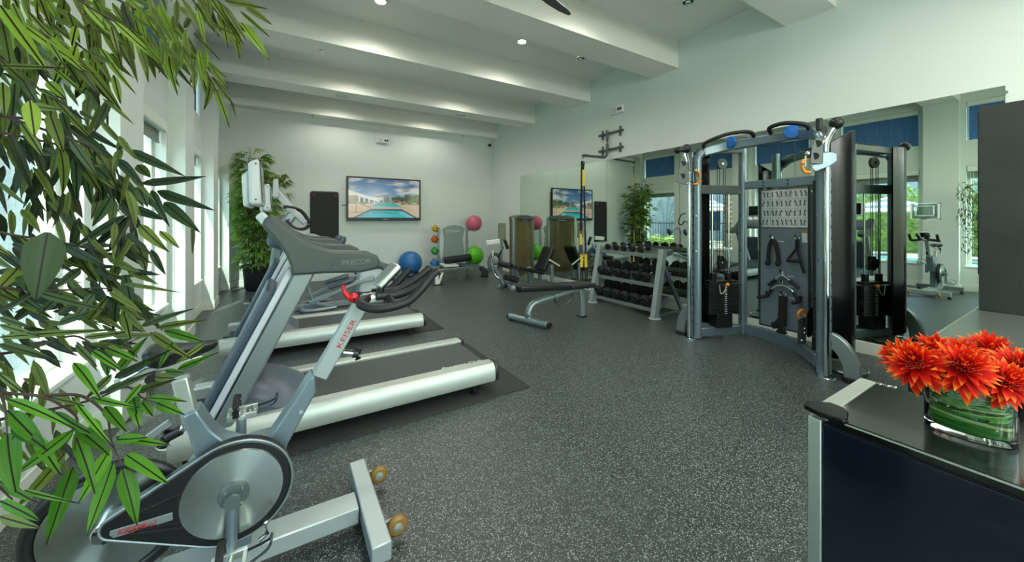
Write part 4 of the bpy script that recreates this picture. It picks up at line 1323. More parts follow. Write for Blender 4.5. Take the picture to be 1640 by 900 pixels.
# carriages at the tops of the poles
def carriage(sg):
    fx, fy = 3.94, Y0 + 0.63 * sg
    dd = fx * math.sin(YAW) + fy * math.cos(YAW)
    P = lambda u, v, k=0.0: deep(u, v, dd + k)
    if sg < 0:
        plate = [(1297, 262), (1300, 235), (1306, 221), (1316, 220), (1319, 232), (1318, 262), (1308, 263)]
        ball, stick = [((1340, 197), 0.052)], [(1312, 190), (1312, 208)]
        arm = [(1320, 243), (1322, 226), (1329, 212), (1337, 202)]
        brk = [(1299, 268), (1306, 275), (1330, 266), (1341, 258), (1341, 246), (1331, 243), (1312, 245)]
        slots = [(1309, 230), (1305, 250)]
        ring = [(1291, 255), (1286, 258), (1285, 267), (1289, 275), (1297, 276)]
        hk = (1290, 258)
    else:
        plate = [(1083, 292), (1088, 270), (1091, 251), (1097, 250), (1103, 268), (1104, 290), (1096, 296)]
        ball, stick = [((1099, 238), 0.05), ((1085, 241), 0.036)], [(1085, 241), (1099, 239)]
        arm = [(1100, 285), (1099, 262), (1096, 246), (1099, 240)]
        brk = [(1087, 293), (1100, 296), (1108, 290), (1108, 275), (1100, 272), (1090, 276)]
        slots = [(1094, 262), (1093, 282)]
        ring = [(1112, 273), (1119, 276), (1121, 286), (1117, 294), (1110, 295)]
        hk = (1111, 284)
    back = sight(1316 if sg < 0 else 1097, 240).normalized()
    ca = G().prism([P(u, v, -0.05) for u, v in plate], back * 0.05).make('carriage_plate', M['grey_plastic'], FT, bev=0.006)
    for u, v in slots:
        G().lathe([(0.001, -0.004), (0.03, -0.003), (0.03, 0.01)], P(u, v, -0.052), tuple(back), 18).make('carriage_pulley', M['black'], ca)
    G().tube(smooth_path([P(u, v, 0.01) for u, v in arm], 4), 0.022, 12).make('carriage_arm', M['chrome'], FT, smooth=60)
    G().tube(smooth_path([P(u + 5, v + 1, 0.05) for u, v in arm], 4), 0.012, 10).make('carriage_arm', M['silver'], FT, smooth=60)
    for (u, v), r in ball:
        G().ball(P(u, v), r, 18, 12).make('carriage_knob', M['black'], FT)
    G().cyl(P(*stick[0], k=-0.02), P(*stick[1], k=-0.02), 0.024, 14).make('carriage_grip', M['foam'], FT)
    G().prism([P(u, v, -0.03) for u, v in brk], back * 0.08).make('carriage_bracket', M['silver_blue'], FT, bev=0.006)
    G().tube(smooth_path([P(u, v, -0.07) for u, v in ring], 4), 0.012, 10).make('carabiner', M['orange'], FT)
    G().tube([P(hk[0], hk[1] - 8, -0.065), P(hk[0], hk[1] + 8, -0.065)], 0.007, 8).ball(P(hk[0] + 3, hk[1] - 12, -0.06), 0.02, 12, 8).make('cable_end', M['chrome'], FT)


carriage(1)
carriage(-1)

# accessories hanging on the board (each lifts off)
XB = 4.515
B_ = lambda u, v, x=XB: on_x(u, v, x)


def hook(u, v):
    p = B_(u, v, 4.545)
    G().cyl(p, p + V((-0.045, 0, 0.0)), 0.008, 10).cyl(p + V((-0.045, 0, -0.004)), p + V((-0.045, 0, 0.02)), 0.008, 10).make('board_hook', M['black'], bd)
    G().box(4.5435, 4.5455, p.y - 0.11, p.y - 0.05, p.z - 0.05, p.z - 0.044).make('hook_label', M['white_ink'], bd)


for hu, hv in ((1237, 379), (1277, 379), (1252.5, 434), (1254, 450), (1254, 468)):
    hook(hu, hv)
t = thing('triceps_rope', 'black braided triceps rope hanging at the upper left of the accessory board', 'cable attachment', tuple(B_(1237, 385)), 'attachments on the accessory board')
G().tube(smooth_path([B_(1230.5, 418), B_(1231, 404), B_(1233, 391), B_(1237, 384), B_(1242, 390), B_(1245, 404), B_(1246, 419)], 5), 0.017, 12).make('rope', M['webbing'], t)
for u, v in ((1229.5, 421), (1245.5, 422)):
    G().ball(B_(u, v), 0.028, 14, 10).make('rope_end', M['black_rubber'], t)
G().cyl(B_(1237, 378), B_(1237, 386), 0.012, 10).make('swivel', M['chrome'], t)
t = thing('stirrup_handle', 'black stirrup handle on a webbing strap at the upper right of the board', 'cable attachment', tuple(B_(1277, 385)), 'attachments on the accessory board')
G().tube([B_(1277, 383), B_(1277, 398)], 0.016, 8, w=0.02).tube([B_(1277, 397), B_(1260, 417)], 0.012, 8).tube([B_(1277, 397), B_(1282, 418)], 0.014, 8).tube([B_(1282, 417), B_(1288, 438)], 0.016, 8).make('strap', M['webbing'], t)
G().cyl(B_(1260, 416.5), B_(1283, 418), 0.018, 14).make('grip', M['foam'], t)
G().tube([B_(1277, 382) + V((0, 0.018 * math.cos(a), 0.018 * math.sin(a))) for a in [2 * PI * k / 14 for k in range(14)]], 0.005, 8, closed=True, up=(1, 0, 0)).make('ring', M['chrome'], t)
t = thing('v_bar', 'short chrome v shaped pull bar with black grips above the wider pull bar', 'cable attachment', tuple(B_(1252, 440)), 'attachments on the accessory board')
G().tube(smooth_path([B_(1233, 455), B_(1244, 446), B_(1252.5, 441), B_(1262, 447), B_(1276, 459)], 5), 0.012, 12).make('bar', M['chrome'], t)
G().tube([B_(1231, 456.5), B_(1243, 447.5)], 0.019, 12).make('grip', M['foam'], t)
G().tube([B_(1279, 461.5), B_(1265, 449)], 0.019, 12).make('grip', M['foam'], t)
G().cyl(B_(1252.5, 434), B_(1252.5, 442), 0.014, 10).make('eyelet', M['chrome'], t)
t = thing('pull_down_bar', 'wide chrome multi grip pull bar with four black handles on the board', 'cable attachment', tuple(B_(1254, 458)), 'attachments on the accessory board')
X2 = 4.49
C_ = lambda u, v: on_x(u, v, X2)
G().tube(smooth_path([C_(1229, 474), C_(1236, 463), C_(1246, 457.5), C_(1254, 457.5), C_(1263, 461), C_(1272, 470), C_(1280, 483)], 5), 0.012, 12).make('bar', M['chrome'], t)
for a, b in (((1229, 474), (1236, 463)), ((1280, 483), (1270.5, 468)), ((1213, 476), (1229, 474)), ((1268, 486), (1281, 483)), ((1228, 466), (1229.5, 474)), ((1283, 474), (1280, 483))):
    G().tube([C_(*a), C_(*b)], 0.017, 12).make('grip', M['foam'], t)
G().cyl(C_(1254, 449), C_(1254, 458), 0.013, 10).make('eyelet', M['chrome'], t)
t = thing('ab_strap', 'long black padded strap hanging from the lowest hook of the board', 'cable attachment', tuple(B_(1254, 472)), 'attachments on the accessory board')
G().bar([B_(1254, 474), B_(1253, 500), B_(1252, 522)], 0.022, 0.075, up=(0, 1, 0)).make('strap', M['webbing'], t, bev=0.006)
G().bar([B_(1250, 514), B_(1243, 521), B_(1236, 521)], 0.018, 0.07, up=(0, 0, 1)).bar([B_(1246, 527), B_(1252, 533), B_(1258, 530)], 0.03, 0.06, up=(0, 0, 1)).make('strap_loop', M['webbing'], t, bev=0.006)
G().tube([B_(1254, 472) + V((0, 0.026 * math.cos(a), 0.022 * math.sin(a))) for a in [2 * PI * k / 14 for k in range(14)]], 0.006, 8, closed=True, up=(1, 0, 0)).make('ring', M['chrome'], t)
# low pulley bracket on the right with orange carabiner and hanging pad
low = lambda u, v, k=0.0: deep(u, v, 3.62 + k)
G().prism([low(1277, 512), low(1291, 506), low(1291, 553), low(1277, 551)], sight(1284, 530).normalized() * 0.05).make('low_pulley_bracket', M['grey_plastic'], FT, bev=0.006)
for v in (526, 533, 545):
    c = low(1289 if v < 540 else 1284, v, -0.003)
    G().lathe([(0.001, -0.004), (0.008, -0.003), (0.008, 0.004)], c, tuple(sight(1284, 530).normalized()), 10).make('bracket_bolt', M['chrome'], FT)
G().tube(smooth_path([low(1279, 510, -0.03), low(1279.5, 501, -0.03), low(1285, 497, -0.03), low(1290, 501, -0.03), low(1291, 507, -0.03)], 5), 0.014, 10).make('carabiner', M['orange'], FT)
G().tube([low(1281, 510, -0.03), low(1291, 521, -0.03)], 0.007, 8).make('cable_end', M['chrome'], FT)
pts = [low(1292, 540, -0.06), low(1291, 505, -0.06), low(1295, 494, -0.06), low(1302, 490, -0.06), low(1303, 520, -0.06), low(1301, 535, -0.06), low(1297, 541, -0.06)]
t = tag(G().prism(pts, sight(1297, 520).normalized() * 0.03).make('thigh_cuff', M['vinyl'], bev=0.01), 'black padded cuff hanging beside the orange carabiner at the right tower', 'cable attachment', 'attachments on the accessory board')

# ------------------------------------------------------------------ dumbbell rack
dk = thing('dumbbell_rack', 'silver three tier dumbbell rack in front of the mirror beside the cable machine', 'rack', (4.6, 3.9, 0))
YA, YB = 3.3, 4.5
tiers = [(4.36, 0.10), (4.405, 0.435), (4.45, 0.845)]
for y in (YA, YB):
    G().bar([(4.31, y, 0.01), (4.49, y, 0.93)], 0.075, 0.1, up=(1, 0, 0)).make('upright', M['silver_light'], dk, bev=0.006)
    G().bar([(4.5, y, 0.72), (4.94, y, 0.02)], 0.04, 0.05).make('rear_leg', M['silver_blue'], dk, bev=0.004)
    G().bar([(4.33, y, 0.03), (4.94, y, 0.03)], 0.04, 0.04).make('floor_bar', M['silver_blue'], dk, bev=0.004)
    G().lathe([(0.08, 0), (0.08, 0.008), (0.05, 0.012)], (4.32, y, 0.0), n=20).make('foot_plate', M['pale_plastic'], dk)
for i, (x, z) in enumerate(tiers):
    sl = 0.46 if i < 2 else 0.18
    dx, dz = 0.29, 0.29 * sl
    y0, y1 = YA + 0.02, YB - 0.02
    G().prism([(x, y0, z), (x + dx, y0, z + dz), (x + dx, y0, z + dz + 0.006), (x, y0, z + 0.006)], (0, y1 - y0, 0)).make('tray', M['grey_plastic'], dk)
    G().prism([(x - 0.01, y0, z - 0.03), (x + 0.004, y0, z - 0.03), (x + 0.004, y0, z + 0.02), (x - 0.01, y0, z + 0.02)], (0, y1 - y0, 0)).make('tray_lip', M['silver'], dk, bev=0.003)
    G().prism([(x + dx, y0, z + dz - 0.03), (x + dx + 0.012, y0, z + dz - 0.03), (x + dx + 0.012, y0, z + dz + 0.03), (x + dx, y0, z + dz + 0.03)], (0, y1 - y0, 0)).make('tray_back', M['silver'], dk, bev=0.003)
    for y in (y0 - 0.004, y1 - 0.008):
        G().prism([(x, y, z - 0.04), (x + dx, y, z + dz - 0.04), (x + dx, y, z + dz + 0.03), (x, y, z + 0.03)], (0, 0.012, 0)).make('tray_bracket', M['silver_blue'], dk)


def build_dumbbell(r, hl, gl):
    """lying along local x, resting on z = 0"""
    t = thing('dumbbell', 'dumbbell', 'dumbbell', (0, 0, 0), 'black dumbbells on the rack')
    for s in (-1, 1):
        h = G().lathe([(0.02, 0), (r * 0.9, 0.004), (r, 0.016), (r, hl - 0.016), (r * 0.86, hl), (0.02, hl + 0.002)], (s * gl / 2, 0, r), (s, 0, 0), 14).make('head', M['black_rubber'], t, smooth=30)
        G().lathe([(0.001, 0.003), (r * 0.4, 0.002), (r * 0.45, -0.002)], (s * (gl / 2 + hl), 0, r), (s, 0, 0), 16).make('end_cap', M['black'], h)
    G().lathe([(0.014, -gl / 2), (0.017, -gl / 4), (0.018, 0), (0.017, gl / 4), (0.014, gl / 2)], (0, 0, r), (1, 0, 0), 12).make('handle', M['chrome'], t)
    return t


protos = [build_dumbbell(0.08, 0.085, 0.15), build_dumbbell(0.073, 0.075, 0.15), build_dumbbell(0.05, 0.05, 0.11)]
ordn = ['first', 'second', 'third', 'fourth', 'fifth', 'sixth']
rows = [(0, [4.41, 4.235, 4.045, 3.865, 3.68, 3.51], 'bottom tier'), (1, [4.41, 4.26, 4.06, 3.91, 3.69, 3.535], 'middle tier'), (2, [4.36, 4.18, 4.03, 3.85, 3.70], 'top tier')]
for ti, ys, nm in rows:
    x, z = tiers[ti]
    sl = math.atan(0.46 if ti < 2 else 0.18)
    for k, y in enumerate(ys):
        o = protos[ti] if k == 0 else dup(protos[ti])
        xx = x + 0.155
        o.location = (xx, y, z + 0.008 + (xx - x) * math.tan(sl))
        o.rotation_euler = (0, -sl, random.uniform(-0.06, 0.06))
        o['label'] = '%s black dumbbell from the far end on the %s of the rack' % (ordn[k], nm)
t = thing('tan_ball', 'pair', 'ball', (0, 0, 0))
bpy.data.objects.remove(t)

# ------------------------------------------------------------------ adjustable bench
bn = thing('exercise_bench', 'black padded decline bench with curved silver frame standing alone on the open floor', 'bench', (3.1, 3.95, 0))
fa, fb = V((2.60, 4.29, 0.05)), V((2.775, 3.67, 0.05))
G().cyl(fa, fb, 0.04, 16).make('front_foot', M['silver'], bn)
for p, q in ((fa, fb), (fb, fa)):
    d = (p - q).normalized()
    G().cyl(p - d * 0.005, p + d * 0.03, 0.036, 16).lathe([(0.03, 0.0), (0.03, 0.03)], (p.x - d.x * 0.03, p.y - d.y * 0.03, 0.0), n=12).make('foot_cap', M['black'], bn)
mid = (fa + fb) / 2
G().tube(smooth_path([(mid.x, mid.y, 0.06), (mid.x + 0.005, mid.y, 0.16), (mid.x + 0.06, mid.y, 0.245), (mid.x + 0.2, mid.y - 0.005, 0.29), (3.15, 3.955, 0.335), (3.45, 3.93, 0.385), (3.56, 3.92, 0.40)], 6), 0.042, 14, w=0.046).make('main_tube', M['silver'], bn)
G().bar([(3.545, 3.915, 0.0), (3.545, 3.915, 0.28), (3.53, 3.92, 0.4)], 0.07, 0.075, up=(1, 0, 0)).make('rear_post', M['silver'], bn, bev=0.01)
G().box(3.5, 3.6, 3.86, 3.97, 0.0, 0.015).make('foot_cap', M['black'], bn)
arc = [V((3.24 + 0.17 * math.cos(a), 3.94, 0.36 + 0.17 * math.sin(a))) for a in [PI + PI * 0.95 * k / 16 for k in range(17)]]
ab = G().bar(arc, 0.012, 0.05, up=(0, 1, 0)).make('angle_arc', M['grey_plastic'], bn)
ab.modifiers.clear()
for k in range(2, 16, 2):
    p = arc[k]
    G().cyl(p + V((0, -0.03, 0)), p + V((0, -0.022, 0)), 0.008, 8).make('arc_hole', M['black'], ab)
G().prism([(2.47, 3.81, 0.475), (2.47, 3.81, 0.535), (3.24, 3.79, 0.485), (3.24, 3.79, 0.425)], (0, 0.28, 0)).make('back_pad', M['vinyl'], bn, bev=0.018, seg=3)
G().prism([(3.26, 3.78, 0.42), (3.26, 3.78, 0.485), (3.68, 3.75, 0.475), (3.68, 3.75, 0.415)], (0, 0.3, 0)).make('seat_pad', M['vinyl'], bn, bev=0.02, seg=3)
G().bar([(2.5, 3.94, 0.46), (3.6, 3.93, 0.405)], 0.05, 0.04).make('pad_rail', M['black'], bn)
G().cyl((2.46, 3.95, 0.5), (2.40, 3.95, 0.5), 0.03, 14).make('pad_rail_cap', M['silver'], bn)

# ------------------------------------------------------------------ leg machine with weight tower
lm = thing('leg_machine', 'leg extension machine with black padded seat, rollers and smoked weight tower near the corner', 'weight machine', (4.2, 6.6, 0))
tw = [(4.12, 6.68), (4.83, 6.92)]
dx = (V((tw[1][0], tw[1][1], 0)) - V((tw[0][0], tw[0][1], 0))).normalized()
dn = V((-dx.y, dx.x, 0))
T0 = V((tw[0][0], tw[0][1], 0))
R = Matrix((dx, dn, V((0, 0, 1)))).transposed()
wid = 0.70
for s in (0.02, wid - 0.02):
    c = T0 + dx * s
    G().bar([c + V((0, 0, 0.01)), c + V((0, 0, 1.4))], 0.06, 0.07, up=tuple(dx)).make('tower_post', M['silver'], lm, bev=0.01)
    G().obox(c + V((0, 0, 0.008)), 0.1, 0.14, 0.016, R).make('post_foot', M['silver'], lm, bev=0.004)
cen = T0 + dx * (wid / 2)
sm = pane('smoked_acrylic', '#cfc6a6', 0.06)
_n = sm.node_tree
_d = _n.nodes.new('ShaderNodeBsdfDiffuse')
_d.inputs['Color'].default_value = lin('#a59d78')
_m = _n.nodes.new('ShaderNodeMixShader')
_m.inputs['Fac'].default_value = 0.27
_o = _n.nodes['Material Output']
_n.links.new(_o.inputs['Surface'].links[0].from_socket, _m.inputs[1])
_n.links.new(_d.outputs['BSDF'], _m.inputs[2])
_n.links.new(_m.outputs['Shader'], _o.inputs['Surface'])
G().obox(cen - dn * 0.03 + V((0, 0, 0.76)), wid - 0.1, 0.006, 1.24, R).make('front_shroud', sm, lm)
G().obox(cen + dn * 0.14 + V((0, 0, 0.76)), wid - 0.1, 0.008, 1.24, R).make('rear_shroud', pm('bronze_shroud', '#a39a78', rough=0.3), lm)
cap = G().prism([T0 + dx * s + dn * -0.06 + V((0, 0, z)) for s, z in ((0.04, 1.36), (0.05, 1.43), (0.2, 1.46), (0.45, 1.465), (0.6, 1.44), (0.67, 1.4), (0.67, 1.36))], dn * 0.22).make('tower_cap', M['grey_plastic'], lm, bev=0.02, seg=3)
G().obox(cen - dn * 0.036 + dx * 0.03 + V((0, 0, 1.345)), 0.32, 0.012, 0.05, R).make('name_strip', M['black'], lm)
p = cen - dn * 0.044 - dx * 0.07 + V((0, 0, 1.332))
writing('PRECOR', p, dx, (0, 0, 1), 0.03, M['white_ink'], lm, width=0.17)
for k in range(12):
    G().obox(cen + dn * 0.05 + V((0, 0, 0.18 + k * 0.034)), 0.32, 0.1, 0.03, R).make('weight_plate', M['black'], lm)
for s in (-0.09, 0.09):
    G().cyl(cen + dn * 0.05 + dx * s + V((0, 0, 0.1)), cen + dn * 0.05 + dx * s + V((0, 0, 1.35)), 0.012, 10).make('guide_rod', M['chrome'], lm)
pp = cen + dx * 0.0 - dn * 0.005
G().cyl(pp + V((0, 0, 0.6)), pp - dn * 0.03 + V((0, 0, 0.6)), 0.02, 10).make('selector_pin', M['red'], lm)
# seat side: frame, pads
YS = 6.2
S_ = lambda u, v, y=YS: on_y(u, v, y)
G().bar([(3.75, 6.25, 0.05), (4.75, 6.35, 0.05)], 0.07, 0.08).make('base_rail', M['silver'], lm, bev=0.01)
G().tube(smooth_path([(3.98, 6.25, 0.06), (3.96, 6.25, 0.25), (3.9, 6.25, 0.38), (3.78, 6.25, 0.42)], 5), 0.045, 12).make('seat_strut', M['silver'], lm)
G().bar([(4.3, 6.28, 0.05), (4.25, 6.28, 0.4)], 0.08, 0.09, up=(1, 0, 0)).make('seat_strut', M['silver'], lm, bev=0.01)
G().bar([(4.55, 6.3, 0.06), (4.55, 6.3, 0.4), (4.62, 6.32, 0.62)], 0.06, 0.06, up=(1, 0, 0)).make('back_strut', M['silver'], lm, bev=0.01)
a, b = S_(822, 427), S_(864, 436)
G().bar([a, b], 0.36, 0.075).make('seat_pad', M['vinyl'], lm, bev=0.02, seg=3)
a, b = S_(865, 433), S_(880, 396)
G().bar([a, b], 0.09, 0.34, up=(0, 1, 0)).make('back_pad', M['vinyl'], lm, bev=0.025, seg=3)
for (u, v, u2, v2) in ((798, 420.5, 820, 427.5), (806, 442, 831, 450)):
    c = on_y((u + u2) / 2, (v + v2) / 2, 6.2)
    ro = G().cyl(c + V((0.0, 0.22, 0)), c + V((0.0, -0.22, 0)), 0.058, 18).make('roller_pad', M['foam'], lm, bev=0.008)
    for s in (0.222, -0.222):
        G().cyl(c + V((0, s, 0)), c + V((0, s * 1.06, 0)), 0.03, 14).make('roller_cap', M['chrome'], ro)
    G().cyl(c + V((-0.0, 0.24, 0)), c + V((0, 0.42, 0.0)), 0.018, 10).make('roller_bar', M['chrome'], lm)
G().tube(smooth_path([S_(790, 400, 6.55), S_(789, 420, 6.55), S_(791, 436, 6.55), S_(800, 446, 6.5), S_(818, 447, 6.45)], 4), 0.022, 10).make('lever_arm', M['chrome'], lm)
c = S_(792, 420, 6.62)
G().tube([c + V((0.13 * math.cos(a), 0, 0.17 * math.sin(a))) for a in [2 * PI * k / 28 for k in range(28)]], 0.035, 10, closed=True, up=(0, 1, 0)).make('cam_ring', M['grey_plastic'], lm)
G().lathe([(0.001, -0.02), (0.06, -0.02), (0.06, 0.02), (0.001, 0.02)], c, (0, 1, 0), 18).make('cam_hub', M['silver'], lm)
G().bar([S_(779, 389, 6.5), S_(800, 386, 6.5)], 0.06, 0.09).make('counterweight', M['canvas'], lm, bev=0.01)
G().bar([c + V((0, 0.02, -0.1)), (3.75, 6.4, 0.06)], 0.07, 0.07, up=(1, 0, 0)).bar([(3.6, 6.4, 0.03), (4.1, 6.66, 0.03)], 0.07, 0.06).make('lever_frame', M['silver'], lm, bev=0.01)
kb = S_(810, 389, 6.5)
G().tube([kb + V((-0.03, 0, 0.06)), kb, kb + V((0.05, 0, -0.12))], 0.035, 10).make('range_knob', M['black'], lm)
G().bar([S_(806, 395, 6.5), S_(797, 412, 6.5)], 0.03, 0.03).make('range_lever', M['chrome'], lm)
c = S_(804.5, 371, 6.75)
pq = G().box(c.x - 0.09, c.x + 0.09, 6.75, 6.77, c.z - 0.18, c.z + 0.18).make('instruction_placard', pm('brown_placard', '#77786a', rough=0.5, var=0.3, vscale=14), lm)
G().box(c.x - 0.02, c.x + 0.02, 6.77, 6.8, 0.0, c.z).make('placard_post', M['silver'], lm)
hp = S_(884, 424, 6.0)
G().bar([(hp.x, 6.0, 0.0), (hp.x, 6.0, hp.z)], 0.05, 0.06, up=(1, 0, 0)).make('handle_post', M['silver'], lm, bev=0.008)
G().bar([(hp.x + 0.05, 6.0, 0.03), (hp.x - 0.2, 6.25, 0.04)], 0.05, 0.05).make('handle_rail', M['silver'], lm)
G().tube([S_(880, 416, 6.0), S_(896, 426, 6.0)], 0.017, 10).make('seat_handle', M['canvas'], lm)

# ------------------------------------------------------------------ suspension trainer on its wall bracket
wb = thing('wall_bracket', 'grey steel wall bracket with a projecting arm above the mirror', 'bracket', (5.0, 4.75, 2.75))
for z in (2.91, 2.62):
    br = G().box(4.955, 4.985, 4.44, 5.02, z - 0.018, z + 0.018).make('cross_bar', M['grey_plastic'], wb, bev=0.003)
    for y in (4.52, 4.94):
        G().box(4.985, 5.0, y - 0.022, y + 0.022, z - 0.085, z + 0.085).box(4.95, 5.0, y - 0.02, y + 0.02, z - 0.02, z + 0.02).make('wall_plate', M['grey_plastic'], br, bev=0.003)
G().tube(smooth_path([(4.93, 4.77, 2.96), (4.93, 4.77, 2.62), (4.92, 4.77, 2.53), (4.86, 4.77, 2.475), (4.7, 4.77, 2.468), (4.36, 4.77, 2.46)], 6), 0.024, 14).make('arm', M['grey_plastic'], wb)
G().tube([V((4.355, 4.77, 2.445)) + V((0.0, 0.03 * math.cos(a), 0.03 * math.sin(a))) for a in [2 * PI * k / 14 for k in range(14)]], 0.006, 8, closed=True, up=(1, 0, 0)).make('eyelet', M['grey_plastic'], wb)
sp = thing('suspension_strap', 'black and yellow suspension straps with two handles hanging from the wall bracket', 'suspension trainer', (4.355, 4.77, 2.42))
dS = 4.355 * math.sin(YAW) + 4.77 * math.cos(YAW)
D_ = lambda u, v: deep(u, v, dS)


def webbing(name, pts, wpx, mat):
    ps = [D_(u, v) for u, v in pts]
    ww = wpx * dS / FPX
    return G().bar(ps, 0.006, ww, up=(0.85, -0.52, 0)).make(name, M[mat], sp)


G().tube([D_(934.5, 256) + V((0, 0.02 * math.cos(a), 0.05 * math.sin(a))) for a in [2 * PI * k / 16 for k in range(16)]], 0.006, 8, closed=True, up=(1, 0, 0)).make('carabiner', M['chrome'], sp)
webbing('anchor_strap', [(934.5, 258), (933.5, 272)], 4, 'webbing')
webbing('anchor_strap', [(935, 272), (934.5, 298)], 4, 'yellow')
webbing('anchor_strap', [(931.5, 258), (930.5, 375)], 2.5, 'webbing')
webbing('main_strap', [(931.5, 298), (930, 372)], 3.5, 'webbing')
webbing('main_strap', [(935.5, 298), (937, 372)], 2.5, 'webbing')
webbing('adjustment_strap', [(930.5, 370), (930, 396)], 3.5, 'yellow')
webbing('main_strap', [(937, 370), (938, 402)], 3, 'webbing')
webbing('buckle', [(930.5, 392), (931.5, 406)], 5, 'black')
webbing('buckle', [(938, 402), (938, 408)], 5, 'black')
for u in (931.5, 938.5):
    webbing('handle_strap', [(u, 406), (u, 428)], 4, 'yellow')
    webbing('handle_strap', [(u - 1.6, 428), (u - 1.4, 434)], 1.3, 'webbing')
    webbing('buckle', [(u, 404.5), (u, 408)], 5, 'black')
    webbing('foot_loop', [(u - 1.4, 430), (u - 0.8, 457)], 1.6, 'webbing')
    webbing('foot_loop', [(u + 1.6, 430), (u + 2.0, 457)], 1.6, 'webbing')
    G().cyl(D_(u - 2, 455), D_(u + 4, 462), 0.019, 12).make('grip', M['foam'], sp)

# ------------------------------------------------------------------ ball rack with reclined panel and low glide bench
rk = thing('glide_trainer', 'low silver glide bench with a tall grey back panel and side pegs for balls', 'exercise machine', (3.3, 8.0, 0))
G().bar([(3.13, 8.42, 0.2), (3.13, 8.46, 1.17)], 0.05, 0.06, up=(1, 0, 0)).make('upright', M['silver'], rk, bev=0.008)
G().bar([(3.86, 8.42, 0.2), (3.86, 8.46, 1.19)], 0.05, 0.06, up=(1, 0, 0)).make('upright', M['silver'], rk, bev=0.008)
g = [(3.2, 0.33), (3.2, 0.45), (3.26, 0.9), (3.21, 1.14), (3.34, 1.21), (3.5, 1.235), (3.66, 1.215), (3.79, 1.15), (3.73, 0.9), (3.79, 0.45), (3.79, 0.33)]
pn = G().prism([(x, 8.40, z) for x, z in g], (0, 0.03, 0)).make('back_panel', pm('grey_green_vinyl', '#84938d', rough=0.5), rk, bev=0.012, seg=3)
writing('DYNAM', (3.29, 8.398, 1.05), (1, 0, 0), (0, 0, 1), 0.1, M['pale_plastic'], pn, width=0.34)
G().prism([(3.14, 8.41, 1.0), (3.2, 8.41, 1.1), (3.25, 8.41, 0.8), (3.2, 8.41, 0.42), (3.15, 8.41, 0.45)], (0, 0.02, 0)).make('side_pad', M['pale_plastic'], rk, bev=0.006)
for i, z in enumerate((1.075, 0.86, 0.6, 0.37)):
    G().cyl((3.13, 8.44, z), (3.118, 8.44, z), 0.012, 8).make('ball_peg', M['silver'], rk)
for z in (1.1, 0.25):
    G().cyl((3.86, 8.44, z), (4.02, 8.44, z), 0.012, 8).make('ball_peg', M['silver'], rk)
    pc = V((4.04, 8.44, z))
    rr = 0.16 if z > 1 else 0.13
    G().tube([pc + V((rr * math.cos(a), rr * math.sin(a) - 0.0, 0)) for a in [2 * PI * k / 24 for k in range(24)]], 0.008, 8, closed=True).make('ball_ring', M['chrome'], rk)
G().bar([(2.7, 7.42, 0.27), (3.6, 7.75, 0.27), (4.05, 7.9, 0.23)], 0.06, 0.06).make('glide_rail', M['silver'], rk, bev=0.006)
G().bar([(2.9, 8.15, 0.27), (4.1, 8.2, 0.23)], 0.06, 0.06).make('glide_rail', M['silver'], rk, bev=0.006)
G().bar([(2.7, 7.42, 0.27), (2.92, 8.42, 0.27)], 0.06, 0.06).bar([(2.92, 8.42, 0.24), (3.9, 8.44, 0.24)], 0.06, 0.06).make('end_rail', M['silver'], rk, bev=0.006)
G().bar([(2.68, 7.36, 0.012), (2.69, 7.38, 0.26)], 0.06, 0.06, up=(1, 0, 0)).bar([(2.72, 7.36, 0.02), (2.85, 7.46, 0.24)], 0.04, 0.04).make('front_leg', M['canvas'], rk, bev=0.006)
G().bar([(2.6, 7.34, 0.012), (2.8, 7.34, 0.012)], 0.07, 0.024).make('foot', M['black'], rk)
G().bar([(2.93, 8.4, 0.0), (2.93, 8.4, 0.24)], 0.05, 0.05, up=(1, 0, 0)).bar([(3.88, 8.44, 0.0), (3.88, 8.44, 0.24)], 0.05, 0.05, up=(1, 0, 0)).make('rear_leg', M['silver'], rk)
G().bar([(3.95, 7.9, 0.25), (4.06, 7.82, 0.12), (4.0, 7.76, 0.02)], 0.2, 0.05).make('foot_rest', M['black'], rk, bev=0.01)
G().prism([(3.0, 7.75, 0.30), (3.35, 7.75, 0.30), (3.38, 8.2, 0.32), (3.05, 8.2, 0.32)], (0, 0, 0.035)).make('glide_board', M['pale_plastic'], rk, bev=0.01)
G().prism([(3.45, 7.78, 0.29), (3.9, 7.88, 0.27), (3.9, 8.2, 0.28), (3.5, 8.2, 0.30)], (0, 0, 0.03)).make('glide_board', M['slate'], rk, bev=0.01)
c0, c1 = V((3.13, 8.05, 0.42)), V((3.78, 8.08, 0.46))
fr = G().cyl(c0, c1, 0.085, 24).make('foam_roller', M['foam'], bev=0.008)
tag(fr, 'black foam roller lying across the glide bench in front of the grey panel', 'foam roller')

med = [((697, 366), 0.078, '#c9a21e', 'yellow'), ((696.5, 383), 0.088, '#c8641a', 'orange'), ((696.5, 402), 0.09, '#3f9a46', 'green'), ((696, 421.5), 0.097, '#1c75ad', 'blue')]
for (u, v), r, col, nm in med:
    p = on_y(u, v, 8.44)
    b = G().ball(p, r, 24, 16).make('medicine_ball', pm(nm + '_rubber', col, rough=0.5, bump=0.1, bscale=120), smooth=60, origin=p)
    tag(b, 'small %s medicine ball with black bands on the pegs of the ball rack' % nm, 'ball', 'medicine balls on the pegs')
    g = G()
    for ax in ((1, 0.3, 0.2), (0.2, 0.4, 1)):
        a = V(ax).normalized()
        q = a.orthogonal().normalized()
        s = a.cross(q)
        g.tube([p + q * (r * 1.0 * math.cos(th)) + s * (r * 1.0 * math.sin(th)) for th in [2 * PI * k / 24 for k in range(24)]], r * 0.03, 6, closed=True, w=r * 0.13, up=tuple(a))
    g.make('seam_band', M['black'], b)


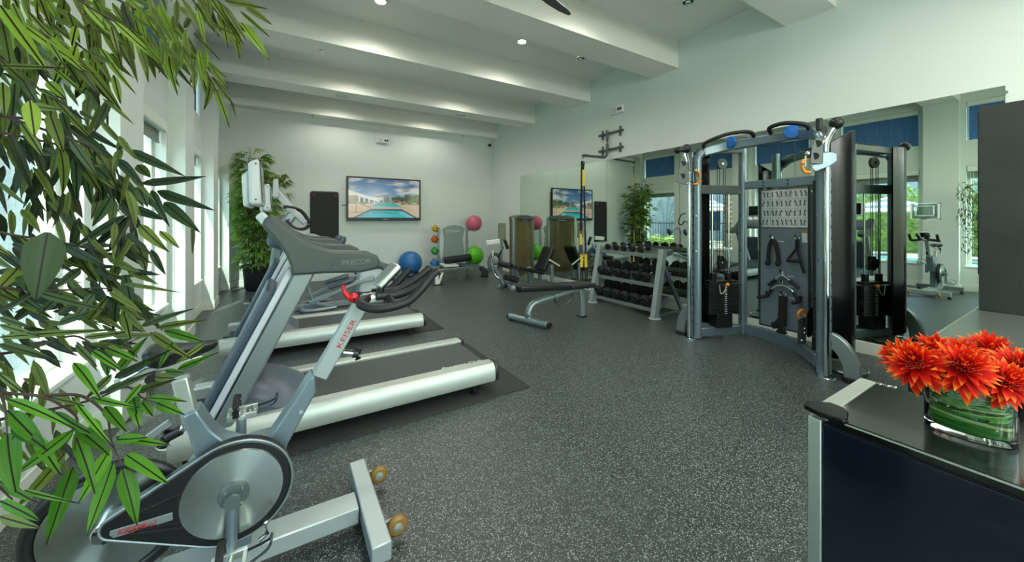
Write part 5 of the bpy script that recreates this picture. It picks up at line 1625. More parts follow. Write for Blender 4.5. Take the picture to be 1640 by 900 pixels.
def big_ball(p, r, col, label, name='stability_ball', ridges=True):
    p = V(p)
    b = G().ball(p, r, 40, 26).make(name, pm(col.strip('#') + '_vinyl', col, rough=0.38), smooth=60, origin=p)
    tag(b, label, 'ball', 'big exercise balls at the far wall')
    if ridges:
        for h in (-0.55, -0.3, 0.55):
            rr = r * math.sqrt(1 - h * h) * 1.0
            G().tube([p + V((rr * math.cos(a), rr * math.sin(a), r * h)) for a in [2 * PI * k / 40 for k in range(40)]], r * 0.012, 6, closed=True).make('ridge', b.data.materials[0], b)
    return b


big_ball(on_y(759, 357.5, 8.44), 0.205, '#c05a72', 'pink exercise ball on the upper peg ring of the ball rack')
gb = big_ball(on_y(760, 409, 8.44), 0.232, '#57b318', 'bright green exercise ball on the lower ring of the ball rack')
pg = on_y(760, 409, 8.44)
d = (V((0, 0, EYE)) - pg).normalized()
for k, an_ in enumerate((-0.75, -0.45, -0.1, 0.05, 0.3, 0.7)):
    fw_ = V((d.x, d.y, 0)).normalized()
    sd_ = V((-fw_.y, fw_.x, 0))
    q_ = (fw_ * math.cos(an_) + sd_ * math.sin(an_) + V((0, 0, 0.12))).normalized()
    G().ball(pg + q_ * 0.231, 0.008, 8, 6).make('printed_mark', M['black'], gb)
big_ball((2.58, 8.9, 0.325), 0.278, '#2a6ba6', 'large blue exercise ball on a dark ring base against the far wall')
rb = G().lathe([(0.2, 0.0), (0.22, 0.03), (0.2, 0.1), (0.15, 0.1), (0.17, 0.03), (0.17, 0.0)], (2.58, 8.9, 0), n=30, caps=False).make('ball_base', pm('navy_plastic', '#1d3350', rough=0.4))
tag(rb, 'dark blue ring base holding the large blue exercise ball', 'ball stand')
big_ball((1.55, 8.6, 0.285), 0.285, '#1f4f8c', 'dark blue exercise ball on the floor behind the elliptical trainer')

# ------------------------------------------------------------------ hanging mats, television
for (dy, x0, x1, z1, mt, lb) in ((0.03, 0.47, 1.045, 1.995, pm('blue_mat_foam', '#2d4f68', rough=0.7), 'blue exercise mat hanging behind the black mat on the far wall'),
                               (0.0, 0.485, 1.035, 1.965, pm('black_mat_foam', '#1b1d1c', rough=0.7, bump=0.1, bscale=60), 'black exercise mat with red grommets hanging on the far wall')):
    yb = YF - 0.055 + dy
    r = 0.05
    pts = [(x0, yb, 0.62), (x0, yb, z1 - r)] + [(x0 + r - r * math.cos(a), yb, z1 - r + r * math.sin(a)) for a in (0.4, 0.8, 1.2)] + [(x0 + r, yb, z1), (x1 - r, yb, z1)] + \
          [(x1 - r + r * math.sin(a), yb, z1 - r + r * math.cos(a)) for a in (0.4, 0.8, 1.2)] + [(x1, yb, z1 - r), (x1, yb, 0.62)]
    t = thing('exercise_mat', lb, 'mat', ((x0 + x1) / 2, yb, 0.62), 'exercise mats on the far wall')
    G().prism(pts, (0, 0.025, 0)).make('mat_sheet', mt, t, bev=0.004)
    if dy == 0:
        for x in (x0 + 0.055, x1 - 0.055):
            G().tube([(x + 0.02 * math.cos(a), yb - 0.003, z1 - 0.065 + 0.02 * math.sin(a)) for a in [2 * PI * k / 16 for k in range(16)]], 0.007, 8, closed=True, up=(0, 1, 0)).make('grommet', M['red'], t)
            G().cyl((x, yb - 0.012, z1 - 0.062), (x, yb + 0.026, z1 - 0.062), 0.007, 8).make('wall_peg', M['black'], t)

tv = thing('television', 'flat television on the far wall showing a swimming pool under a cloudy sky', 'television', (2.05, 9.2, 1.85))
tx0, tx1, tz0, tz1 = 1.194, 2.917, 1.337, 2.362
G().box(tx0, tx1, 9.16, 9.2, tz0, tz1).make('bezel', M['black'], tv, bev=0.006)
G().box(1.7, 2.4, 9.2, YF, 1.6, 2.1).make('wall_mount', M['black'], tv)
G().box(1.1, 1.2, 9.19, 9.21, 1.68, 1.70).make('mount_arm', M['black'], tv)
NX, NZ = 180, 100


def vnoise(x, y, seed=0):
    def h(i, j):
        n = math.sin(i * 127.1 + j * 311.7 + seed * 17.3) * 43758.5453
        return n - math.floor(n)
    xi, yi = math.floor(x), math.floor(y)
    fx, fy = x - xi, y - yi
    fx, fy = fx * fx * (3 - 2 * fx), fy * fy * (3 - 2 * fy)
    return (h(xi, yi) * (1 - fx) + h(xi + 1, yi) * fx) * (1 - fy) + (h(xi, yi + 1) * (1 - fx) + h(xi + 1, yi + 1) * fx) * fy


def fbm(x, y, s=0):
    return sum(vnoise(x * 2 ** k, y * 2 ** k, s + k) / 2 ** (k + 1) for k in range(4))


def picture(x, y):
    """what the screen shows at x, y in 0..1 (y down)"""
    mixc = lambda a, b, t: tuple(p + (q - p) * max(0, min(1, t)) for p, q in zip(a, b))
    hz = 0.61
    if y < hz:
        c = mixc((0.05, 0.19, 0.42), (0.3, 0.55, 0.75), y / hz)
        cl = fbm(x * 4 + y * 3, y * 9 - x * 1.5, 3)
        c = mixc(c, (0.85, 0.83, 0.75), (cl - 0.42) * 4 + (x - 0.4) * 0.5)
        c = mixc(c, (0.25, 0.33, 0.42), (fbm(x * 5 + 9, y * 12 + x * 2, 8) - 0.52) * 5)
        bl = 0.30 + 0.62 * x                          # sloping roofline of the building on the left
        if x < 0.42 and y > max(0.30, bl):
            if x < 0.12:
                return (0.78, 0.74, 0.62) if y < 0.45 else (0.35, 0.3, 0.2)
            if y < bl + 0.09 - x * 0.12:
                return (0.88, 0.87, 0.82)
            return (0.05, 0.2, 0.22) if (x * 24) % 1.6 > 0.5 and not 0.49 < y < 0.51 else (0.85, 0.83, 0.78)
        if 0.46 < x < 0.585 and y > 0.445:
            return (0.12, 0.2, 0.25) if (x * 60) % 1.5 > 0.25 and 0.48 < x < 0.56 else (0.45, 0.5, 0.45)
        if x > 0.585:
            top = 0.52 - 0.12 * fbm(x * 9, 1.0, 5) - (0.07 if x > 0.78 else 0)
            if y > top:
                g = fbm(x * 40, y * 30, 11)
                base = (0.35, 0.42, 0.06) if x > 0.86 else (0.08, 0.16, 0.05)
                if 0.585 < x < 0.86 and y > 0.54 and g > 0.5:
                    return (0.6, 0.35, 0.3)
                return mixc(base, (0.02, 0.04, 0.02), g * 0.9)
        if 0.40 < x < 0.46 and y > 0.55:
            return (0.12, 0.14, 0.08)
        return c
    # ground: far pool then near pool
    far = abs(x - 0.515) < 0.11 + (y - hz) * 1.1
    if 0.615 < y < 0.725 and far:
        return mixc((0.05, 0.5, 0.5), (0.2, 0.75, 0.72), (y - 0.6) * 6)
    k = (y - 0.77)
    hw = 0.215 + k * 1.05
    cx = 0.515
    if y > 0.77 and abs(x - cx) < hw:
        e = hw - abs(x - cx)
        if y < 0.795 or e < 0.02:
            return (0.01, 0.16, 0.2)
        if y < 0.835:
            return (0.02, 0.36, 0.4)
        if y < 0.86 or e < 0.09 + 0.05:
            return (0.35, 0.75, 0.8) if e > 0.05 and (x < cx and (x * 30 + y * 20) % 1.0 > 0.4 or x > cx) else (0.03, 0.3, 0.36)
        return (0.06, 0.55, 0.6) if y < 0.9 else (0.14, 0.72, 0.75)
    if y < 0.66 and (x < 0.32 or x > 0.72):
        return (0.12, 0.24, 0.04) if fbm(x * 20, y * 40, 2) > 0.45 else (0.6, 0.55, 0.5)
    if x < 0.3 and (abs(y - 0.87 + 0.05 * x) < 0.006 and x > 0.03 or abs(x - 0.1) < 0.004 and y < 0.86 or abs((y - 0.66) - (x - 0.16) * 0.6) < 0.006 and x > 0.16):
        return (0.05, 0.04, 0.03)
    return mixc((0.72, 0.56, 0.42), (0.85, 0.7, 0.56), fbm(x * 10, y * 22, 4))


sx0, sx1, sz0, sz1 = tx0 + 0.04, tx1 - 0.04, tz0 + 0.075, tz1 - 0.035
vs = [(sx0 + (sx1 - sx0) * i / NX, 9.158, sz1 - (sz1 - sz0) * j / NZ) for j in range(NZ + 1) for i in range(NX + 1)]
fs = [(j * (NX + 1) + i, j * (NX + 1) + i + 1, (j + 1) * (NX + 1) + i + 1, (j + 1) * (NX + 1) + i) for j in range(NZ) for i in range(NX)]
me = bpy.data.meshes.new('screen')
me.from_pydata(vs, [], fs)
at = me.color_attributes.new('picture', 'FLOAT_COLOR', 'POINT')
cols = []
for j in range(NZ + 1):
    for i in range(NX + 1):
        cols += [max(0.0, q) ** 1.35 for q in picture(i / NX, j / NZ)] + [1.0]
at.data.foreach_set('color', cols)
mt = bpy.data.materials.new('television_picture')
mt.use_nodes = True
nt = mt.node_tree
p = nt.nodes['Principled BSDF']
an = nt.nodes.new('ShaderNodeAttribute')
an.attribute_name = 'picture'
p.inputs['Base Color'].default_value = (0.005, 0.005, 0.005, 1)
p.inputs['Roughness'].default_value = 0.15
nt.links.new(an.outputs['Color'], p.inputs['Emission Color'])
p.inputs['Emission Strength'].default_value = 0.4
me.materials.append(mt)
so = bpy.data.objects.new('screen', me)
COL.objects.link(so)
hang(so, tv)
G().box(2.0, 2.11, 9.157, 9.16, tz0 + 0.03, tz0 + 0.045).make('maker_badge', M['grey_ink'], tv)

# ------------------------------------------------------------------ reception desk, counter, dark panel
ZD = 0.92
c0 = on_z(1287, 653, ZD)
c1 = on_z(1391, 609, ZD)
dx0, dx1, dy1 = c0.x, c1.x, (c0.y + c1.y) / 2
dk = thing('reception_desk', 'black glass fronted reception desk with aluminium edges beside the viewpoint', 'desk', ((dx0 + dx1) / 2, -0.6, 0))
G().box(dx0 + 0.006, dx1 - 0.006, -1.6, dy1 - 0.006, 0.0, ZD - 0.022).make('carcass', M['black'], dk)
G().box(dx0 + 0.001, dx0 + 0.006, -1.6, dy1 - 0.022, 0.02, ZD - 0.024).make('glass_front', M['glass_black'], dk, bev=0.001)
G().box(dx0 - 0.004, dx0 + 0.028, dy1 - 0.02, dy1 + 0.004, 0.0, ZD - 0.012).make('corner_post', M['alu'], dk, bev=0.002)
G().box(dx1 - 0.028, dx1 + 0.004, dy1 - 0.02, dy1 + 0.004, 0.0, ZD - 0.012).make('corner_post', M['alu'], dk, bev=0.002)
G().box(dx0 + 0.001, dx1, -1.6, dy1 - 0.03, ZD - 0.02, ZD).make('top_slab', M['desk_top'], dk, bev=0.002)
G().box(dx0 + 0.02, dx1, dy1 - 0.03, dy1 + 0.003, ZD - 0.02, ZD + 0.001).make('top_edge_strip', M['alu'], dk, bev=0.001)
G().box(dx0 - 0.001, dx0 + 0.001, -1.6, dy1 - 0.05, ZD - 0.005, ZD - 0.002).make('front_edge_strip', M['alu'], dk)
# black wedge plate over the corner
a = [on_z(u, v, ZD + 0.002) for u, v in [(1287, 655), (1292, 649), (1330, 652), (1353, 661), (1359, 668), (1358, 679), (1352, 682), (1312, 668)]]
G().prism(a, (0, 0, 0.012)).make('corner_plate', M['shroud'], dk, bev=0.003)
for (u, v) in ((1408, 614), (1420, 617), (1431, 619)):
    p = on_z(u, v, ZD)
    G().lathe([(0.001, 0.002), (0.006, 0.002), (0.007, 0)], p, n=12).make('top_screw', M['chrome'], dk)

ct = thing('side_counter', 'low counter with satin grey top and black sides against the mirror wall', 'counter', (4.0, -0.4, 0))
G().box(2.93, 4.985, -1.5, 0.60, 0, 0.58).make('carcass', M['black'], ct, bev=0.003)
G().box(2.91, 4.985, -1.5, 0.612, 0.58, 0.60).make('counter_top', M['counter_top'], ct, bev=0.002)
G().box(2.905, 4.985, 0.612, 0.622, 0.575, 0.602).make('counter_edge', M['alu'], ct, bev=0.001)
pn = thing('dark_panel', 'tall charcoal wall panel standing on the grey counter over the end of the mirror', 'panel', (4.96, -0.4, 0.6))
G().box(4.945, 4.99, -1.5, 0.598, 0.603, 2.295).make('panel_face', M['dark_panel'], pn, bev=0.002)
G().box(4.955, 4.985, 0.598, 0.604, 0.9, 2.25).make('mirrored_strip', pm('umber_reflection', '#2b2522', rough=0.5), pn)  # dark strip stands for the panel's reflection in the mirror
struct(G().box(XR - 0.014, XR, YN, 0.62, 0, 0.125).make('baseboard_right', M['trim'], bev=0.003))

# ------------------------------------------------------------------ glass vase with coiled grass
vc = on_z(1537, 688, ZD)
vc = V((1.178, 0.155, ZD + 0.001))
vd = V((vc.x, vc.y, 0)).normalized()
wide = V((-vd.y, vd.x, 0))                                # long axis across the view
RX, RY, VH = 0.061, 0.044, 0.115


def oval(a, k, z):
    return vc + wide * (RX * k * math.cos(a)) + vd * (RY * k * math.sin(a)) + V((0, 0, z))


vs_ = thing('glass_vase', 'low oval glass vase of coiled green grass standing on the black desk', 'vase', tuple(vc))
gl = bpy.data.materials.new('clear_glass')
gl.use_nodes = True
gp = gl.node_tree.nodes['Principled BSDF']
gp.inputs['Base Color'].default_value = (0.93, 0.98, 0.95, 1)
gp.inputs['Roughness'].default_value = 0.0
gp.inputs['Transmission Weight'].default_value = 1.0
gp.inputs['IOR'].default_value = 1.45
n = 56
prof = [(0.97, 0.0), (1.0, 0.004), (1.0, VH - 0.002), (0.985, VH), (0.955, VH), (0.94, VH - 0.003), (0.94, 0.016), (0.9, 0.011)]
vs, fs = [], []
for k, z in prof:
    for i in range(n):
        vs.append(oval(2 * PI * i / n, k, z))
for r in range(len(prof) - 1):
    for i in range(n):
        fs.append((r * n + i, r * n + (i + 1) % n, (r + 1) * n + (i + 1) % n, (r + 1) * n + i))
fs += [tuple(range(n - 1, -1, -1)), tuple((len(prof) - 1) * n + i for i in range(n))]
G().add(vs, fs).make('glass_body', gl, vs_, smooth=50)
grass = [pm('grass_%d' % i, c, rough=0.35) for i, c in enumerate(('#2f7a1c', '#4ea02a', '#1f5c17', '#86b552', '#a9bd7c'))]
rg = random.Random(3)
for i in range(46):
    z = 0.016 + 0.082 * (i / 46) ** 1.15 + rg.uniform(-0.002, 0.002)
    k = rg.uniform(0.78, 0.925)
    a0 = rg.uniform(0, 2 * PI)
    span = rg.uniform(2.5, 5.8)
    tilt, ph = rg.uniform(-0.006, 0.006), rg.uniform(0, 6)
    path = [oval(a0 + span * j / 24, k, min(VH - 0.006, max(0.014, z + tilt * math.sin(a0 + span * j / 24 + ph)))) for j in range(25)]
    G().bar(path, 0.0008, rg.uniform(0.0022, 0.0045) if i > 14 else rg.uniform(0.004, 0.007)).make('grass_blade', grass[(0 if i < 12 else rg.randrange(5))], vs_)
for i in range(14):
    p = oval(rg.uniform(0, 6.28), rg.uniform(0.6, 0.9), rg.uniform(0.02, 0.08))
    G().ball(p, 0.0022, 8, 6).make('seed', M['canvas'], vs_)
for i in range(7):
    a = rg.uniform(0, 6.28)
    G().tube([oval(a, 0.3, 0.02), oval(a + 0.5, 0.35, 0.07), oval(a + 0.7, 0.5, VH + 0.02)], 0.0035, 8).make('flower_stem', grass[1], vs_)

# ------------------------------------------------------------------ dahlias
def petal_mesh(name, L, W, cup, mat):
    vs, fs = [], []
    ns = 6
    for i in range(ns + 1):
        s = i / ns
        w = W * (math.sin(PI * min(1, s * 0.80 + 0.12)) ** 0.8) * (1 if s < 0.75 else (1 - s) / 0.25 + 0.02)
        z = cup * L * s * s
        for q in (-1, 0, 1):
            vs.append((q * w / 2, L * s, z + (0.16 * w if q else 0.0)))
    for i in range(ns):
        for q in range(2):
            fs.append((i * 3 + q, i * 3 + q + 1, (i + 1) * 3 + q + 1, (i + 1) * 3 + q))
    me = bpy.data.meshes.new(name)
    me.from_pydata(vs, [], fs)
    me.materials.append(mat)
    me.polygons.foreach_set('use_smooth', [True] * len(me.polygons))
    return me


def petal_material():
    m = bpy.data.materials.new('dahlia_petal')
    m.use_nodes = True
    nt = m.node_tree
    p = nt.nodes['Principled BSDF']
    p.inputs['Roughness'].default_value = 0.6
    p.inputs['Specular IOR Level'].default_value = 0.15
    tc = nt.nodes.new('ShaderNodeTexCoord')
    sp_ = nt.nodes.new('ShaderNodeSeparateXYZ')
    nt.links.new(tc.outputs['Generated'], sp_.inputs[0])
    r = nt.nodes.new('ShaderNodeValToRGB')
    r.color_ramp.elements[0].color = lin('#b5100a')
    r.color_ramp.elements[1].color = lin('#f0902a')
    r.color_ramp.elements[0].position = 0.35
    r.color_ramp.elements[1].position = 1.0
    e = r.color_ramp.elements.new(0.72)
    e.color = lin('#e0240c')
    oi = nt.nodes.new('ShaderNodeObjectInfo')
    ma = nt.nodes.new('ShaderNodeMath')
    ma.operation = 'MULTIPLY_ADD'
    ma.inputs[1].default_value = 0.22
    nt.links.new(oi.outputs['Random'], ma.inputs[0])
    sb = nt.nodes.new('ShaderNodeMath')
    sb.operation = 'SUBTRACT'
    sb.inputs[1].default_value = 0.13
    nt.links.new(sp_.outputs['Y'], sb.inputs[0])
    nt.links.new(sb.outputs[0], ma.inputs[2])
    nt.links.new(ma.outputs[0], r.inputs['Fac'])
    nt.links.new(r.outputs['Color'], p.inputs['Base Color'])
    tr = nt.nodes.new('ShaderNodeBsdfTranslucent')
    nt.links.new(r.outputs['Color'], tr.inputs['Color'])
    ms = nt.nodes.new('ShaderNodeMixShader')
    ms.inputs['Fac'].default_value = 0.3
    nt.links.new(p.outputs['BSDF'], ms.inputs[1])
    nt.links.new(tr.outputs['BSDF'], ms.inputs[2])
    nt.links.new(ms.outputs['Shader'], nt.nodes['Material Output'].inputs['Surface'])
    return m


pmat = petal_material()
pe = [petal_mesh('petal_outer', 0.046, 0.0125, -0.08, pmat), petal_mesh('petal_mid', 0.036, 0.0095, 0.15, pmat), petal_mesh('petal_in', 0.024, 0.006, 0.3, pmat), petal_mesh('petal_drooping', 0.052, 0.019, -0.35, pmat)]
mcore = pm('dahlia_core', '#ec5a44', rough=0.5, var=0.4, vscale=300)


def dahlia(pos, facing, scale, label, rnd, droop=True):
    t = thing('dahlia', label, 'flower', tuple(pos), 'red dahlias in the glass vase')
    z = V(facing).normalized()
    x = z.orthogonal().normalized()
    y = z.cross(x)
    F = Matrix((x, y, z)).transposed()
    rings = [(15, 0, -14, 0.006, -0.002), (15, 0, 4, 0.006, 0.001), (15, 0, 20, 0.006, 0.004), (15, 1, 34, 0.006, 0.007), (14, 1, 48, 0.006, 0.009), (12, 2, 60, 0.006, 0.010)]
    if droop:
        rings.insert(0, (7, 3, -32, 0.006, -0.004))
    for (cnt, mi, el, r0, h) in rings:
        for k in range(cnt):
            a = 2 * PI * (k + rnd.uniform(-0.25, 0.25)) / cnt + mi
            e = math.radians(el + rnd.uniform(-9, 9))
            d = V((math.cos(a) * math.cos(e), math.sin(a) * math.cos(e), math.sin(e)))
            up = V((-math.cos(a) * math.sin(e), -math.sin(a) * math.sin(e), math.cos(e)))
            sd = d.cross(up)
            Rm = F @ Matrix((sd, d, up)).transposed()
            o = bpy.data.objects.new('petal', pe[mi])
            s = scale * rnd.uniform(0.85, 1.12)
            mw = Rm.to_4x4() @ Matrix.Diagonal((s, s, s, 1))
            mw.translation = V(pos) + F @ (d * r0 * scale + V((0, 0, h * scale)))
            COL.objects.link(o)
            o.parent = t
            o.matrix_parent_inverse = world_of(t).inverted()
            o.matrix_basis = mw
    g = G()
    for k in range(60):
        a, rr = k * 2.399, 0.0115 * math.sqrt(k / 60)
        b = V(pos) + F @ (V((math.cos(a) * rr, math.sin(a) * rr, 0.008)) * scale)
        tp = V(pos) + F @ (V((math.cos(a) * rr * 1.9, math.sin(a) * rr * 1.9, 0.027 - rr * 0.5)) * scale)
        g.tube([b, tp], [0.0014 * scale, 0.0009 * scale], 4)
    o = g.make('florets', mcore, t)
    o['kind'] = 'stuff'
    G().tube([V(pos) - z * 0.004, V(pos) * 0.6 + (vc + V((0, 0, 0.09))) * 0.4, vc + V((0, 0, 0.07))], 0.003, 7).make('stem', grass[1], t)


rn = random.Random(11)
fl = [((1541, 592), 0.70, (-0.55, -0.25, 0.8), 1.0, 'front centre red dahlia with a pale fringed middle, facing the viewpoint'),
      ((1470, 586), 0.735, (-0.7, 0.15, 0.7), 1.0, 'red dahlia at the left front of the vase beside the mirror baseboard'),
      ((1450, 574), 0.79, (-0.4, 0.6, 0.7), 0.92, 'red dahlia leaning out furthest left over the desk end'),
      ((1500, 566), 0.80, (-0.2, 0.2, 1.0), 0.9, 'red dahlia at the back left, half hidden by the front ones'),
      ((1583, 566), 0.82, (-0.15, -0.1, 1.0), 1.05, 'orange tipped red dahlia standing highest at the back'),
      ((1628, 592), 0.73, (-0.5, -0.6, 0.75), 1.0, 'red dahlia cut by the edge of the photo'),
      ((1604, 612), 0.695, (-0.5, -0.5, 0.6), 0.95, 'red dahlia at the lower right hanging over the vase rim'),
      ((1540, 570), 0.80, (-0.1, 0.05, 1.0), 0.85, 'red dahlia at the back centre with a raised pointed petal')]
for (u, v), d, f, s, lb in fl:
    dahlia(deep(u, v, d), f, s * 0.98, lb, rn)

# ------------------------------------------------------------------ clear framed plaque standing off the mirror
pa, pb = on_x(1458, 326, 4.965), on_x(1505, 351.5, 4.965)
hb = thing('mirror_plaque', 'small clear framed plaque fixed to the mirror between the cable machine and dark panel', 'plaque', (4.99, (pa.y + pb.y) / 2, (pa.z + pb.z) / 2))
y0, y1, z0, z1 = pb.y, pa.y, pb.z, pa.z
gg = G()
for (a, b, c, d) in ((y0, y1, z1 - 0.006, z1), (y0, y1, z0, z0 + 0.006), (y0, y0 + 0.012, z0, z1), (y1 - 0.012, y1, z0, z1)):
    gg.box(4.962, 4.968, a, b, c, d)
gg.make('frame', M['pale_plastic'], hb)
G().box(4.964, 4.966, y0 + 0.012, y1 - 0.012, z0 + 0.006, z1 - 0.006).make('clear_panel', pane('acrylic', '#e6efea', 0.1), hb)
ym_, zm_ = (y0 + y1) / 2, (z0 + z1) / 2
gg = G()
for (a, b, c, d) in ((ym_ - 0.06, ym_ + 0.06, zm_ + 0.045, zm_ + 0.05), (ym_ - 0.06, ym_ + 0.06, zm_ - 0.04, zm_ - 0.035), (ym_ - 0.06, ym_ - 0.052, zm_ - 0.04, zm_ + 0.05), (ym_ + 0.052, ym_ + 0.06, zm_ - 0.04, zm_ + 0.05)):
    gg.box(4.96, 4.964, a, b, c, d)
gg.make('inner_square', M['pale_plastic'], hb)
G().tube([(4.955, ym_ + 0.018 * math.cos(a), z0 + 0.012 + 0.008 * math.sin(a)) for a in [2 * PI * k / 16 for k in range(16)]], 0.003, 6, closed=True, up=(1, 0, 0)).make('ring', M['grey_plastic'], hb)
for y in (y0 + 0.03, y1 - 0.03):
    G().cyl((4.968, y, zm_), (4.993, y, zm_), 0.006, 8).make('standoff', M['chrome'], hb)

# ------------------------------------------------------------------ floor outlets and cords
for (u, v), lb in (((285, 706), 'round metal floor outlet beside the bike seat post'), ((360, 547), 'round metal floor outlet between the first window pier and the second treadmill'), ((402, 485), 'round metal floor outlet close to the potted bamboo')):
    p = on_z(u, v, 0)
    t = thing('floor_outlet', lb, 'floor outlet', tuple(p), 'round floor outlets')
    G().lathe([(0.001, 0.006), (0.085, 0.006), (0.1, 0.0)], p, n=28, caps=False).make('cover_plate', M['alu'], t)
    G().obox(p + V((0.01, 0, 0.03)), 0.06, 0.04, 0.05).make('plug', M['black'], t, bev=0.008)
    G().tube(smooth_path([p + V((0.03, 0, 0.04)), p + V((0.1, 0.06, 0.05)), p + V((0.16, 0.0, 0.012)), p + V((0.25, -0.07, 0.008)), p + V((0.42, 0.02, 0.008))], 6), 0.006, 7).make('power_cord', M['black'], t)
cd_ = G().tube(smooth_path([on_z(372, 452, 0.14), on_z(376, 449, 0.16), on_z(382, 449, 0.12), on_z(372, 464, 0.008), on_z(378, 465, 0.008), on_z(392, 461, 0.008), on_z(402, 466, 0.008)], 6), 0.006, 7)
tag(cd_.make('power_cord', M['black']), 'thin black cord looped on the floor at the foot of the potted bamboo', 'cord')

# ------------------------------------------------------------------ potted bamboo in the far corner
bp = thing('potted_bamboo', 'tall bushy bamboo plant in a black pot in the far corner by the windows', 'potted plant', (-0.42, 8.72, 0))
bx, by = -0.44, 8.7
G().lathe([(0.19, 0.0), (0.22, 0.05), (0.255, 0.44), (0.275, 0.445), (0.275, 0.49), (0.25, 0.49), (0.24, 0.42)], (bx, by, 0), n=36, caps=True).make('pot', M['pot'], bp)
G().lathe([(0.001, 0.445), (0.245, 0.435)], (bx, by, 0), n=24, caps=False).make('soil', M['soil'], bp)
rb = random.Random(5)
frond_meshes = []
for q in range(5):
    g = G()
    n = rb.randint(7, 9)
    g.tube([(0, 0, 0), (0, 0.05, 0.01)], 0.002, 5)
    for k in range(n):
        a = (k - (n - 1) / 2) * (2.5 / n) + rb.uniform(-0.12, 0.12)
        L = rb.uniform(0.14, 0.23) * (1 - 0.12 * abs(a))
        d = V((math.sin(a), math.cos(a), rb.uniform(-0.35, 0.15))).normalized()
        s = V((d.y, -d.x, 0)).normalized()
        o = V((0, 0.04, 0.01))
        wv_ = rb.uniform(0.011, 0.017)
        c = [o, o + d * L * 0.3 + s * wv_, o + d * L * 0.3 - s * wv_, o + d * L * 0.65 + s * wv_ * 0.8 - V((0, 0, L * 0.08)), o + d * L * 0.65 - s * wv_ * 0.8 - V((0, 0, L * 0.08)), o + d * L - V((0, 0, L * 0.28))]
        g.add(c, [(0, 1, 2), (1, 3, 4, 2), (3, 5, 4)])
    o = g.make('frond', M['frond'], smooth=0)
    frond_meshes.append(o.data)
    bpy.data.objects.remove(o)
stems = []
for k in range(13):
    a, rr = rb.uniform(0, 6.28), 0.19 * math.sqrt(rb.random())
    x, y = bx + rr * math.cos(a), by + rr * math.sin(a)
    top = rb.uniform(1.7, 2.75)
    path = [(x, y, 0.43), (x + 0.02 * math.cos(a), y + 0.02 * math.sin(a), top * 0.5), (x + 0.12 * math.cos(a), y + 0.10 * math.sin(a), top)]
    path = smooth_path(path, 8)
    G().tube(path, [0.011 - 0.007 * i / (len(path) - 1) for i in range(len(path))], 7).make('cane', M['cane'], bp)
    stems.append(path)
mass, nfr = G(), 0
for k in range(760):
    st = rb.choice(stems)
    i = int(len(st) * (0.05 + 0.93 * rb.random() ** 0.75))
    p = st[min(i, len(st) - 1)]
    a = rb.uniform(0, 2 * PI)
    rad = rb.uniform(0.03, 0.30) * (0.7 if p.z < 0.9 else 1.0)
    p2 = p + V((math.cos(a) * rad, math.sin(a) * rad * 0.9, rb.uniform(-0.05, 0.08)))
    p2.x = max(p2.x, -0.70)
    p2.y = min(p2.y, 8.98)
    fm = rb.choice(frond_meshes)
    if p2.z < 1.15 and rb.random() < 0.45:
        continue
    d = V((math.cos(a), math.sin(a), rb.uniform(-0.35, 0.35))).normalized()
    up = V((0, 0, 1))
    sd = d.cross(up).normalized()
    m = Matrix((sd, d, sd.cross(d))).transposed().to_4x4() @ Matrix.Rotation(rb.uniform(-0.5, 0.5), 4, 'Y')
    s = rb.uniform(0.75, 1.15)
    m = m @ Matrix.Diagonal((s, s, s, 1))
    m.translation = p2
    if nfr >= 290:
        mass.add([m @ v.co for v in fm.vertices], [tuple(q.vertices) for q in fm.polygons])
        continue
    nfr += 1
    o = bpy.data.objects.new('frond', fm)
    COL.objects.link(o)
    o.parent = bp
    o.matrix_parent_inverse = world_of(bp).inverted()
    o.matrix_basis = m

for p in range(len(mass.v)):                     # keep the foliage clear of the two walls
    x, y, z = mass.v[p]
    mass.v[p] = (max(x, -0.9), min(y, 9.24), z)
mo = mass.make('foliage', M['frond'], bp, smooth=0)
mo['kind'] = 'stuff'

# ------------------------------------------------------------------ large leafy plant beside the viewpoint
NP = thing('leafy_plant', 'tall leafy plant with long narrow drooping leaves overhanging the bike from the window side', 'potted plant', (-0.78, 0.80, 0))
G().lathe([(0.15, 0.0), (0.17, 0.04), (0.2, 0.36), (0.215, 0.37), (0.215, 0.41), (0.19, 0.41), (0.185, 0.36)], (-0.66, 0.72, 0), n=32).make('pot', M['pot'], NP)
G().lathe([(0.001, 0.375), (0.19, 0.37)], (-0.66, 0.72, 0), n=24, caps=False).make('soil', M['soil'], NP)
trunks = []
for (dx_, dy_, tx_, ty_, hz_) in ((-0.03, 0.0, -0.60, 0.86, 2.25), (0.05, 0.04, -0.50, 0.88, 2.05), (0.0, -0.06, -0.66, 0.72, 1.9)):
    p = smooth_path([(-0.66 + dx_, 0.72 + dy_, 0.37), ((-0.66 + dx_ + tx_) / 2 - 0.02, (0.72 + dy_ + ty_) / 2, 1.1), (tx_, ty_, hz_)], 10)
    G().tube(p, [0.016 - 0.009 * i / (len(p) - 1) for i in range(len(p))], 9).make('stem', M['twig'], NP)
    trunks.append(p)


